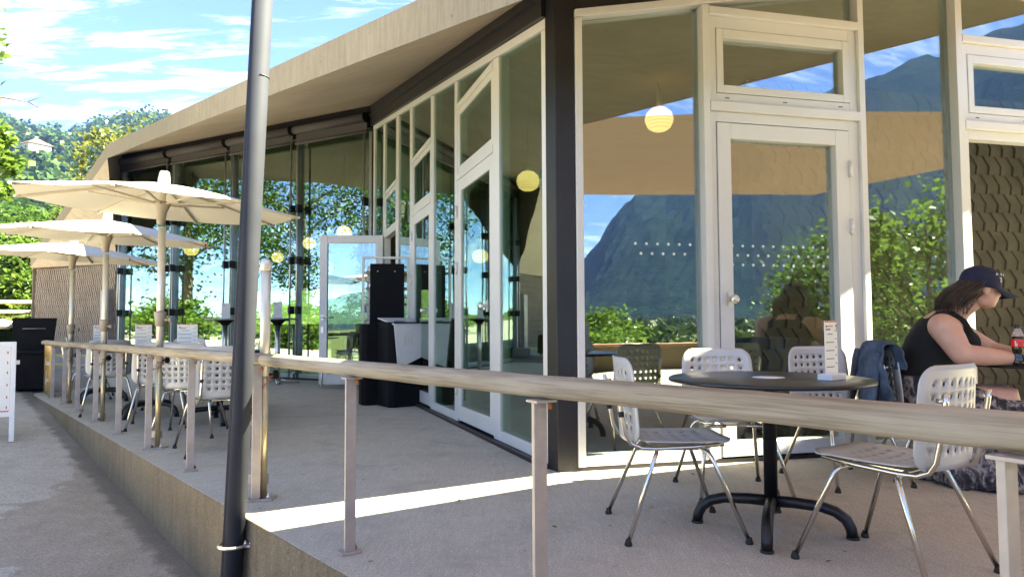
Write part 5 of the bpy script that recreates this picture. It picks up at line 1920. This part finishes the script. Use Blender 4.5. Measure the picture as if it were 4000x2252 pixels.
rm.mode = 'VOXEL'
rm.voxel_size = 0.014
rm.use_smooth_shade = True
tb2 = MB()
ell_loft(tb2, [((0, 0, 0.92), 0.125, 0.172), ((0, 0, 1.12), 0.108, 0.148), ((0.01, 0, 1.28), 0.122, 0.182), ((0, 0, 1.40), 0.09, 0.165)], 18)
for sy in (-1, 1):
    tb2.tube([(0, sy * 0.16, 1.37), (0.05, sy * 0.20, 1.18), (0.10, sy * 0.20, 1.08), (0.24, sy * 0.17, 1.07)], [0.056, 0.05, 0.044, 0.038], 10)
tb2.obj('sweater', 'blue_knit', PS)
sk2 = MB()
sk2.loft([skring((0, 0, 0.96), 0.125, 0.17, 0.003), skring((0, 0, 0.80), 0.17, 0.20, 0.008), skring((0.02, 0, 0.45), 0.25, 0.24, 0.02)], False)
sk2.obj('skirt', 'brown_cloth', PS)
MB().ball((-0.005, 0, 1.605), (0.10, 0.083, 0.10), 14, 10).obj('hair', 'hair_brown', PS)

# ------------------------------------------------------------------ cola bottle
CB = thing('cola_bottle', 'half litre cola bottle with red label on the woman\'s table', 'bottle', (3.05, 4.18, 0.731))
lower = [(0.022, 0.0), (0.031, 0.004), (0.033, 0.02), (0.0325, 0.045), (0.028, 0.062), (0.0285, 0.075), (0.033, 0.092), (0.034, 0.11), (0.0335, 0.16), (0.0325, 0.175)]
MB().lathe(lower, (0, 0, 0), 28).obj('liquid', 'cola', CB)
MB().lathe([(0.0327, 0.1752), (0.030, 0.186), (0.023, 0.203), (0.015, 0.222), (0.0135, 0.230)], (0, 0, 0), 28).obj('neck', 'bottle_clear', CB)
MB().lathe([(0.0155, 0.224), (0.0158, 0.226), (0.0158, 0.243), (0.014, 0.245), (0.002, 0.2455)], (0, 0, 0), 24).obj('cap', 'bottle_cap', CB)
lb = MB().lathe([(0.0343, 0.112), (0.0347, 0.113), (0.0345, 0.157), (0.0341, 0.158)], (0, 0, 0), 36).obj('label', 'label_red', CB)
def wrap_text(body_, size, az, zc_, mat, shear=0.0):
    for i, ch in enumerate(body_):
        a = R(az) + i * size * 0.62 / 0.035
        p = Vector((0.0352 * math.cos(a), 0.0352 * math.sin(a), zc_))
        M = Matrix.Translation(p) @ Matrix.Rotation(a + math.pi / 2, 4, 'Z') @ Matrix.Rotation(R(90), 4, 'X')
        if ch != ' ':
            text_obj('lettering', ch, size, mat, lb, M, 0.0002, shear)
wrap_text('Coca-Cola', 0.017, -118, 0.138, 'print_ink', 0.35)
wrap_text('zero', 0.008, -108, 0.120, 'print_ink', 0.0)
pm = MB()
for z0_, z1_, a0_, a1_ in ((0.118, 0.150, -152, -143), (0.116, 0.135, -140, -131)):
    pm.add([(0.0350 * math.cos(R(a0_)), 0.0350 * math.sin(R(a0_)), z0_), (0.0350 * math.cos(R(a1_)), 0.0350 * math.sin(R(a1_)), z0_), (0.0350 * math.cos(R(a1_)), 0.0350 * math.sin(R(a1_)), z1_), (0.0350 * math.cos(R(a0_)), 0.0350 * math.sin(R(a0_)), z1_)], [(0, 1, 2, 3)])
pm.obj('barcode', 'paper_price', lb)

# ------------------------------------------------------------------ vegetation
def leaf_mesh(name, centres, size, mat, seed, aspect=1.5, flat=0.5, jit=0.35):
    """one quad leaf per centre, as a single mesh"""
    g = np.random.default_rng(seed)
    n = len(centres)
    c = np.asarray(centres, float)
    nrm = g.normal(size=(n, 3))
    nrm[:, 2] = np.abs(nrm[:, 2]) + flat
    nrm /= np.linalg.norm(nrm, axis=1)[:, None]
    t = g.normal(size=(n, 3))
    t -= nrm * (t * nrm).sum(1)[:, None]
    t /= np.linalg.norm(t, axis=1)[:, None]
    b = np.cross(nrm, t)
    sz = size * (1 + jit * g.uniform(-1, 1, n))[:, None]
    v = np.empty((n, 4, 3))
    v[:, 0] = c - t * sz * aspect * 0.5
    v[:, 1] = c + b * sz * 0.5 + nrm * sz * 0.12
    v[:, 2] = c + t * sz * aspect * 0.5
    v[:, 3] = c - b * sz * 0.5 + nrm * sz * 0.12
    me = bpy.data.meshes.new(name)
    me.vertices.add(4 * n)
    me.vertices.foreach_set('co', v.reshape(-1))
    me.loops.add(4 * n)
    me.loops.foreach_set('vertex_index', np.arange(4 * n, dtype=np.int32))
    me.polygons.add(n)
    me.polygons.foreach_set('loop_start', np.arange(0, 4 * n, 4, dtype=np.int32))
    try:
        me.polygons.foreach_set('loop_total', np.full(n, 4, dtype=np.int32))
    except Exception:
        pass
    me.materials.append(MATS[mat])
    me.update(calc_edges=True)
    return me
def crown_points(seed, n, r, clumps=40, cl=0.28, hollow=0.45):
    g = np.random.default_rng(seed)
    d = g.normal(size=(clumps, 3))
    d /= np.linalg.norm(d, axis=1)[:, None]
    rad = hollow + (1 - hollow) * g.uniform(0, 1, clumps) ** 0.5
    cc = d * rad[:, None]
    which = g.integers(0, clumps, n)
    sc = cl * g.uniform(0.6, 1.25, clumps)
    off = g.normal(size=(n, 3)) * sc[which][:, None] * np.array([1, 1, 0.6])
    return (cc[which] + off) * np.array(r), cc * np.array(r)
TREE_CACHE = {}
def tree(label, loc, h, r, mat, n=5000, leaf=0.12, seed=1, trunk=0.12, cz=None, clumps=40, group=None, name='broadleaf_tree', share=None, rz=0.0, sc=1.0, cl=0.28, cat='tree'):
    t = thing(name, label, cat, loc, rz, group)
    cz = cz or h - r[2]
    if share and share in TREE_CACHE:
        mt, mc, cz = TREE_CACHE[share]
    else:
        pts, cc = crown_points(seed, n, r, clumps, cl)
        mc = leaf_mesh('crown', pts, leaf, mat, seed)
        m = MB()
        rr = random.Random(seed)
        m.tube([(0, 0, -0.2), (0.03, 0.02, h * 0.25), (-0.03, 0.04, cz), (0.0, 0.0, cz + r[2] * 0.6)], [trunk * 1.25, trunk, trunk * 0.65, trunk * 0.15], 8)
        for k in range(0, len(cc), max(1, len(cc) // 14)):
            q = Vector(cc[k]) + Vector((0, 0, cz))
            s_ = Vector((0, 0, max(h * 0.22, q.z - 0.45 * math.hypot(q.x, q.y) - 0.3)))
            m.tube([s_, s_.lerp(q, 0.5) + Vector((0, 0, 0.1)), q], [trunk * 0.38, trunk * 0.22, trunk * 0.05], 5)
        mt = m.mesh('trunk', 'bark')
        if share:
            TREE_CACHE[share] = (mt, mc, cz)
    link_mesh('trunk', mt, t)
    link_mesh('crown', mc, t, Matrix.Translation((0, 0, cz)))
    t.scale = (sc, sc, sc)
    return t
def conifer(label, loc, h, rad, mat, seed, n=9000, group=None):
    t = thing('conifer_tree', label, 'tree', loc, 0, group)
    g = np.random.default_rng(seed)
    m = MB().tube([(0, 0, -0.2), (0, 0, h * 0.5), (0, 0, h)], [0.14, 0.08, 0.01], 8)
    pts = []
    nb = 90
    for k in range(nb):
        z = h * (0.12 + 0.86 * k / nb)
        a = g.uniform(0, 6.28)
        L_ = rad * (1 - z / h) ** 0.8 * g.uniform(0.65, 1.15) + 0.1
        e = Vector((math.cos(a) * L_, math.sin(a) * L_, z - 0.18 * L_ + 0.1))
        m.tube([(0, 0, z), (e.x * 0.5, e.y * 0.5, z + 0.02), e], [0.025, 0.015, 0.004], 5)
        q = n // nb
        tt = g.uniform(0.1, 1.0, q)
        dr = g.uniform(0, 0.35, q) * tt
        sp = g.normal(size=(q, 3)) * 0.09 * (0.4 + tt)[:, None]
        for i in range(q):
            pts.append((e.x * tt[i] + sp[i, 0], e.y * tt[i] + sp[i, 1], z + (e.z - z) * tt[i] - dr[i] * 0.8 + sp[i, 2] * 0.5))
    link_mesh('trunk', m.mesh('trunk', 'bark'), t)
    link_mesh('crown', leaf_mesh('crown', pts, 0.055, mat, seed, 3.2, 0.1), t)
    return t

GB = 'green trees beyond the path'
# yellow-green tree standing behind the low end of the roof
tree('yellow green tree rising behind the low end of the concrete roof', (-15.4, 27.5, 0.4), 9.0, (2.1, 1.9, 3.7), 'leaf_yellow', 9000, 0.13, 21, 0.14, None, 75, GB, cl=0.17)
# bushes and trees on the left, behind the log fence
for i, (x, y, h, r, mat, sd, lb) in enumerate((
    (-17.9, 25.5, 3.3, (2.0, 1.6, 1.7), 'leaf_fresh', 31, 'bright green bush left of the tiled end wall'),
    (-21.0, 27.0, 3.5, (2.2, 1.8, 1.8), 'leaf_mid', 32, 'bright bush behind the log fence at the left picture edge'),
    (-20.6, 31.5, 5.2, (2.3, 2.0, 2.5), 'leaf_fresh', 33, 'leafy tree above the log fence, just left of the end wall'),
    (-26.0, 35.0, 6.2, (2.6, 2.2, 2.8), 'leaf_mid', 34, 'leafy tree behind the parasols at the left edge'),
    (-25.0, 42.0, 7.6, (2.2, 2.0, 3.0), 'leaf_yellow', 35, 'yellowish tree below the wooded hill'),
    (-32.0, 45.0, 8.0, (2.6, 2.4, 3.2), 'leaf_mid', 36, 'tree in front of the wooded hill at the left edge'))):
    tree(lb, (x, y, 0.9), h, r, mat, 9000, 0.13 if y < 30 else 0.17, sd, 0.12, None, 60, GB, cl=0.2)
# overhanging maple on the left, mostly outside the picture
MP = thing('maple_tree', 'maple whose leafy branch tips hang into the upper left corner', 'tree', (-9.2, 7.6, 0))
m = MB()
m.tube([(0, 0, -0.5), (0.05, 0, 2.0), (0.0, 0.1, 4.5), (0.1, 0.0, 7.5)], [0.2, 0.17, 0.13, 0.04], 10)
ends = []
tips = [(3.18, 1.3, 3.10, .26), (3.05, 1.35, 3.45, .22), (2.75, 1.2, 2.75, .24), (3.25, 1.2, 2.72, .14), (2.9, 1.1, 2.2, .22), (2.85, 1.3, 3.95, .20), (2.6, 0.9, 4.6, .3), (3.85, -0.55, 4.20, .10), (3.70, -0.6, 4.34, .12), (3.5, -0.7, 4.5, .14), (3.1, -0.8, 4.8, .3)]
g = np.random.default_rng(5)
pts = []
for (x, y, z, s_) in tips:
    x -= 0.50 if z < 4.1 else 0.12
    s_ *= 0.72 if z < 4.1 else 1.0
    q = Vector((x, y, z))
    st = Vector((0.02, 0.05, max(2.2, z - 0.9)))
    m.tube([st, st.lerp(q, 0.4) + Vector((0, 0, 0.25)), st.lerp(q, 0.8) + Vector((0, 0, 0.12)), q], [0.05, 0.028, 0.012, 0.004], 6)
    for k in range(int(260 * s_ / 0.2)):
        o = g.normal(size=3) * s_ * np.array([0.62, 0.62, 0.5])
        pts.append((x + o[0] - 0.1, y + o[1], z + o[2]))
m.tube([(2.6, 1.0, 3.9), (2.95, 1.2, 3.88), (3.2, 1.25, 3.75), (3.38, 1.3, 3.68)], [0.012, 0.008, 0.005, 0.002], 5)
m.tube([(2.95, 1.2, 3.88), (3.15, 1.2, 3.95), (3.3, 1.25, 3.93)], [0.006, 0.004, 0.002], 5)
m.tube([(3.0, -0.7, 4.75), (3.3, -0.65, 4.68), (3.55, -0.6, 4.55)], [0.012, 0.009, 0.005], 5)
p2, cc2 = crown_points(9, 5200, (1.5, 1.7, 1.5), 36, 0.24)
ctr = np.array([-0.9, -0.3, 6.0])
p2 = p2 + ctr
pts += [tuple(p) for p in p2]
for k in range(0, 36, 3):
    q = Vector(cc2[k] + ctr)
    m.tube([(0, 0.1, 4.0), Vector((0, 0.1, 4.5)).lerp(q, 0.5), q], [0.06, 0.04, 0.01], 5)
link_mesh('trunk', m.mesh('trunk', 'bark'), MP)
link_mesh('crown', leaf_mesh('crown', pts, 0.085, 'leaf_fresh', 8, 1.15, 0.8), MP)

# trees across the path that the rear panes mirror
GM = 'trees across the path, mirrored in the panes'
tree('dense broadleaf tree across the path, mirrored in the left rear pane', (-20.5, 11.2, 0), 11.5, (3.6, 3.2, 4.6), 'leaf_mid', 15000, 0.10, 51, 0.2, None, 80, GM, cl=0.17)
tree('tall dark broadleaf tree mirrored in the second rear pane', (-18.0, 7.6, -0.2), 10.5, (2.9, 2.7, 4.0), 'leaf_mid', 14000, 0.095, 52, 0.2, None, 75, GM, cl=0.17)
conifer('larch mirrored against the sky in the rear pane beside the open door', (-14.2, 6.1, -0.4), 6.6, 1.7, 'needle_larch', 53, 11000, GM)
conifer('slim larch mirrored right of the mast', (-16.0, 4.0, -0.4), 8.2, 1.9, 'needle_larch', 54, 11000, GM)
for i, (x, y, s_) in enumerate(((-13.5, 9.3, 1.0), (-14.5, 7.5, 0.85), (-15.8, 5.2, 0.9), (-16.8, 12.5, 1.1), (-18.0, 3.0, 1.0), (-15.5, 1.0, 1.0))):
    tree('round hedge shrub across the path, mirrored low in the rear panes', (x, y, path_z(-9, 10) - 0.1 + 0.0), 1.7, (1.2, 1.1, 0.85), 'leaf_fresh', 4500, 0.09, 60, 0.05, None, 40, 'hedge shrubs across the path', 'shrub', 'hedge', i * 1.1, s_, cat='shrub')
# behind the viewer, mirrored in the right-hand panes
tree('young sunlit tree beside the terrace, mirrored in the right pane', (9.6, 1.5, -1.2), 4.7, (1.3, 1.25, 1.9), 'leaf_fresh', 3600, 0.10, 71, 0.07, None, 55, GM, cl=0.2)
tree('leafy tree mirrored at the hinge side of the glass door', (11.5, -1.6, -1.3), 4.4, (1.3, 1.3, 1.6), 'leaf_mid', 6000, 0.10, 72, 0.06, None, 40, GM)
for i, (x, y, s_) in enumerate(((6.5, -9.0, 1.0), (9.5, -8.0, 1.2), (3.4, -10.5, 0.9), (12.5, -7.0, 1.3), (0.5, -11.0, 1.0), (16, -11.0, 1.8), (11.5, -13, 1.6))):
    tree('low shrub behind the viewer, mirrored at the foot of the mountain', (x, y * 1.5 - 2, -1.5), 1.7, (1.2, 1.1, 0.85), 'leaf_fresh', 4500, 0.09, 60, 0.05, None, 40, 'shrubs behind the viewer', 'shrub', 'hedge', i * 0.8, s_, cat='shrub')
lw_ = MB().bar((-2.0, -4.6, -0.35), (13.0, -2.3, -0.35), 0.35, 1.7)
lwo = lw_.obj('garden_wall', 'wall_concrete')
tag(lwo, 'low garden wall behind the viewer with copper coloured coping', 'wall')
MB().bar((-2.0, -4.6, 0.525), (13.0, -2.3, 0.525), 0.45, 0.05).obj('coping', 'coping_copper', lwo)

# log fence and stones on the left
FN = thing('log_fence', 'two-rail log fence along the road at the left edge', 'fence', (-17.5, 22.0, 1.0))
FI = Matrix.Translation((17.5, -22.0, -1.0))
fa_, fb_ = Vector((-24, 19.6, 0)), Vector((-13.2, 23.6, 0))
for z_ in (1.74, 1.42):
    MB().tube([fa_ + Vector((0, 0, z_)), fa_.lerp(fb_, .5) + Vector((0, 0, z_ + .02)), fb_ + Vector((0, 0, z_))], 0.07, 10).obj('rail', 'log_wood', FN, M=FI)
for k in range(6):
    p = fa_.lerp(fb_, k / 5)
    MB().tube([p + Vector((0, 0.06, 0.5)), p + Vector((0, 0.06, 1.85))], 0.08, 10).obj('post', 'log_wood', FN, M=FI)
for k in range(14):
    p = Vector((-22, 18.6, 0)).lerp(Vector((-12.9, 22.4, 0)), k / 13)
    rr = random.Random(k)
    st = MB().ball((0, 0, 0), (0.42 + rr.uniform(-.08, .1), 0.25, 0.15), 9, 6)
    st.v = [(x + rr.uniform(-.04, .04), y + rr.uniform(-.04, .04), z + rr.uniform(-.03, .03)) for x, y, z in st.v]
    o = st.obj('kerb_stone', 'kerb_stone')
    o.location = (p.x, p.y, path_z(p.x, p.y) + 0.1 if True else 0)
    o.location.z = 1.02 + 0.012 * k * 0
    o.rotation_euler = (0, 0, R(22 + rr.uniform(-10, 10)))
    tag(o, 'pale kerb stone in the row before the log fence', 'stone', 'kerb stones before the fence')
# grass verge between stones and fence
g = np.random.default_rng(3)
gp = []
for k in range(9000):
    t, w_ = g.uniform(0, 1), g.uniform(0, 1)
    p = Vector((-23, 18.6, 0)).lerp(Vector((-12.5, 22.7, 0)), t)
    gp.append((p.x - 0.36 * 4 * w_ * 0.3, p.y + 3.6 * w_, 1.0 + 0.25 * w_ + g.uniform(0, 0.14)))
vm = link_mesh('grass_verge', leaf_mesh('grass_verge', gp, 0.07, 'grass_blade', 4, 2.2, 0.0))
tag(vm, 'sunlit grass verge behind the kerb stones', 'grass', kind='stuff')
vb = MB().add([(-24, 18.2, 0.9), (-12.0, 22.5, 0.9), (-16, 34, 1.9), (-30, 30, 1.9)], [(0, 1, 2, 3)])
tag(vb.obj('verge_bank', 'meadow'), kind='structure')

# ------------------------------------------------------------------ wooded hillside with a house
def hill_h(x, y):
    dd = math.hypot(x, y)
    az = math.atan2(x, y)
    k = max(0.0, min(1.0, (dd - 70) / 430))
    crest = 104 + 15 * math.sin((az + 0.9) * 5.0) + 8 * math.sin(az * 23)
    return 1.5 + crest * (k ** 1.15) + 4 * math.sin(x * 0.05) * k * math.cos(y * 0.043)
hm_ = MB()
A0, A1, NA, ND = R(-75), R(20), 60, 40
vs_ = []
for j in range(ND + 1):
    dd = 60 + (620 - 60) * j / ND
    for i in range(NA + 1):
        a = A0 + (A1 - A0) * i / NA
        x, y = dd * math.sin(a), dd * math.cos(a)
        vs_.append((x, y, hill_h(x, y) if dd < 520 else hill_h(x, y) - (dd - 520) * 0.5))
hm_.add(vs_, [(j * (NA + 1) + i, j * (NA + 1) + i + 1, (j + 1) * (NA + 1) + i + 1, (j + 1) * (NA + 1) + i) for j in range(ND) for i in range(NA)], True)
tag(fix_normals(hm_.obj('hillside', 'meadow')), kind='structure')
g = np.random.default_rng(77)
fp = []
cnt = 0
while cnt < 1500:
    a, dd = g.uniform(R(-46), R(-22)), 85 + 445 * g.uniform(0, 1) ** 0.7
    x, y = dd * math.sin(a), dd * math.cos(a)
    clear = math.sin(x * 0.035 + 1.0) * math.sin(y * 0.028 + 0.6) + 0.35 * math.sin(x * 0.09) > 0.42 and dd > 140
    if clear:
        continue
    cnt += 1
    r_ = g.uniform(3.2, 6.5) * (0.75 + dd / 900)
    hgt = r_ * g.uniform(1.0, 1.5)
    k = 75
    d_ = g.normal(size=(k, 3))
    d_ /= np.linalg.norm(d_, axis=1)[:, None]
    d_[:, 2] = np.abs(d_[:, 2])
    p_ = d_ * np.array([r_, r_, hgt]) * g.uniform(0.75, 1.05, (k, 1))
    fp.append(p_ + np.array([x, y, hill_h(x, y) + r_ * 0.2]))
fo = link_mesh('forest', leaf_mesh('forest', np.concatenate(fp), 2.0, 'leaf_forest', 6, 1.2, 0.5))
tag(fo, 'mixed wood covering the far hillside', 'forest', kind='stuff')
def house(p, rz, w, d, h, label):
    t = thing('hillside_house', label, 'house', p, rz)
    MB().box((0, 0, h / 2), (w, d, h)).obj('wall', 'house_wall', t)
    m = MB().add([(-w / 2 - .6, -d / 2 - .6, h), (w / 2 + .6, -d / 2 - .6, h), (w / 2 + .6, d / 2 + .6, h), (-w / 2 - .6, d / 2 + .6, h), (-w / 4, 0, h + 2.6), (w / 4, 0, h + 2.6)], [(0, 1, 5, 4), (1, 2, 5), (2, 3, 4, 5), (3, 0, 4), (3, 2, 1, 0)])
    rf = m.obj('roof', 'house_roof', t)
    MB().box((w * 0.2, 0, h + 2.6), (0.8, 0.8, 1.6)).obj('chimney', 'house_wall', rf)
    for k in (-1, 0, 1):
        MB().box((k * w * 0.28, -d / 2 - 0.03, h * 0.62), (1.2, 0.08, 1.4)).obj('window', 'window_dark', t)
hx_, hy_ = 330 * math.sin(R(-35.0)), 330 * math.cos(R(-35.0))
house((hx_, hy_, hill_h(hx_, hy_) + 3.5), R(-30), 11, 8, 4.5, 'pale house with red brown roof among the trees on the hillside')

# ------------------------------------------------------------------ mountain across the valley (behind the viewer, mirrored)
mm = MB()
NA, ND = 300, 44
vs_ = []
g = np.random.default_rng(12)
ph = g.uniform(0, 6.28, 12)
RK = ([-60, 10, 24, 28, 30, 33, 36, 40, 46, 54, 66, 85, 110, 150], [60, 40, 22, 30, 48, 105, 172, 232, 285, 350, 395, 330, 220, 120])
for j in range(ND + 1):
    t = j / ND
    dd = 420 + 1020 * t
    for i in range(NA + 1):
        # azimuth measured from -Y towards +X
        az = R(-40 + 190 * i / NA)
        deg = math.degrees(az)
        ridge = np.interp(deg, *RK) + 8 * math.sin(az * 23 + ph[1]) + 5 * math.sin(az * 51 + ph[2])
        prof = math.sin(min(1.0, t * 1.35) * math.pi / 2) ** 1.25 if t < 0.74 else 1 - (t - 0.74) * 0.8
        gul = 10 * math.sin(az * 37 + 3.0 * math.sin(t * 5)) + 7 * math.sin(az * 83 + t * 9)
        z = -4 + ridge * prof + gul * t * min(1, ridge / 150) + g.uniform(-3.2, 3.2) * min(1, t * 4)
        vs_.append((dd * math.sin(az), -dd * math.cos(az), z))
mm.add(vs_, [(j * (NA + 1) + i, j * (NA + 1) + i + 1, (j + 1) * (NA + 1) + i + 1, (j + 1) * (NA + 1) + i) for j in range(ND) for i in range(NA)], False)
tag(fix_normals(mm.obj('mountain', 'mountain_forest')), kind='structure')
# wood on the valley floor between the garden wall and the mountain
fp = []
for k_ in range(700):
    a, dd = R(g.uniform(5, 75)), 45 + 330 * g.uniform(0, 1) ** 0.8
    x, y = dd * math.sin(a), -dd * math.cos(a)
    r_ = g.uniform(1.8, 3.4) * (0.7 + dd / 200)
    d_ = g.normal(size=(60, 3))
    d_ /= np.linalg.norm(d_, axis=1)[:, None]
    d_[:, 2] = np.abs(d_[:, 2])
    fp.append(d_ * np.array([r_, r_, r_ * 0.95]) * g.uniform(0.7, 1.05, (60, 1)) + np.array([x, y, -2.6]))
vo = link_mesh('valley_wood', leaf_mesh('valley_wood', np.concatenate(fp), 1.1, 'leaf_valley', 9, 1.2, 0.5))
tag(vo, 'dark wood on the valley floor, mirrored below the mountain', 'forest', kind='stuff')

# a few fallen leaves on the terrace
lfm = leaf_mesh('fallen_leaf', [(0, 0, 0.012)], 0.03, 'leaf_yellow', 2, 1.3, 2.0)
for i, (x, y) in enumerate(((1.17, 4.55), (1.62, 4.72), (1.42, 3.02), (1.3, 2.9), (-0.3, 3.9), (0.2, 3.4))):
    o = link_mesh('fallen_leaf', lfm)
    o.location = (x, y, 0.004)
    o.rotation_euler = (0, 0, i * 1.3)
    tag(o, 'small dry leaf lying on the terrace floor', 'leaf', 'fallen leaves on the terrace')

# ------------------------------------------------------------------ the valley's hazy air
hz = MB().box((0, 0, 252), (3400, 3400, 514))
tag(hz.obj('haze', 'haze_air'), 'thin bluish haze filling the valley', 'haze', kind='stuff')
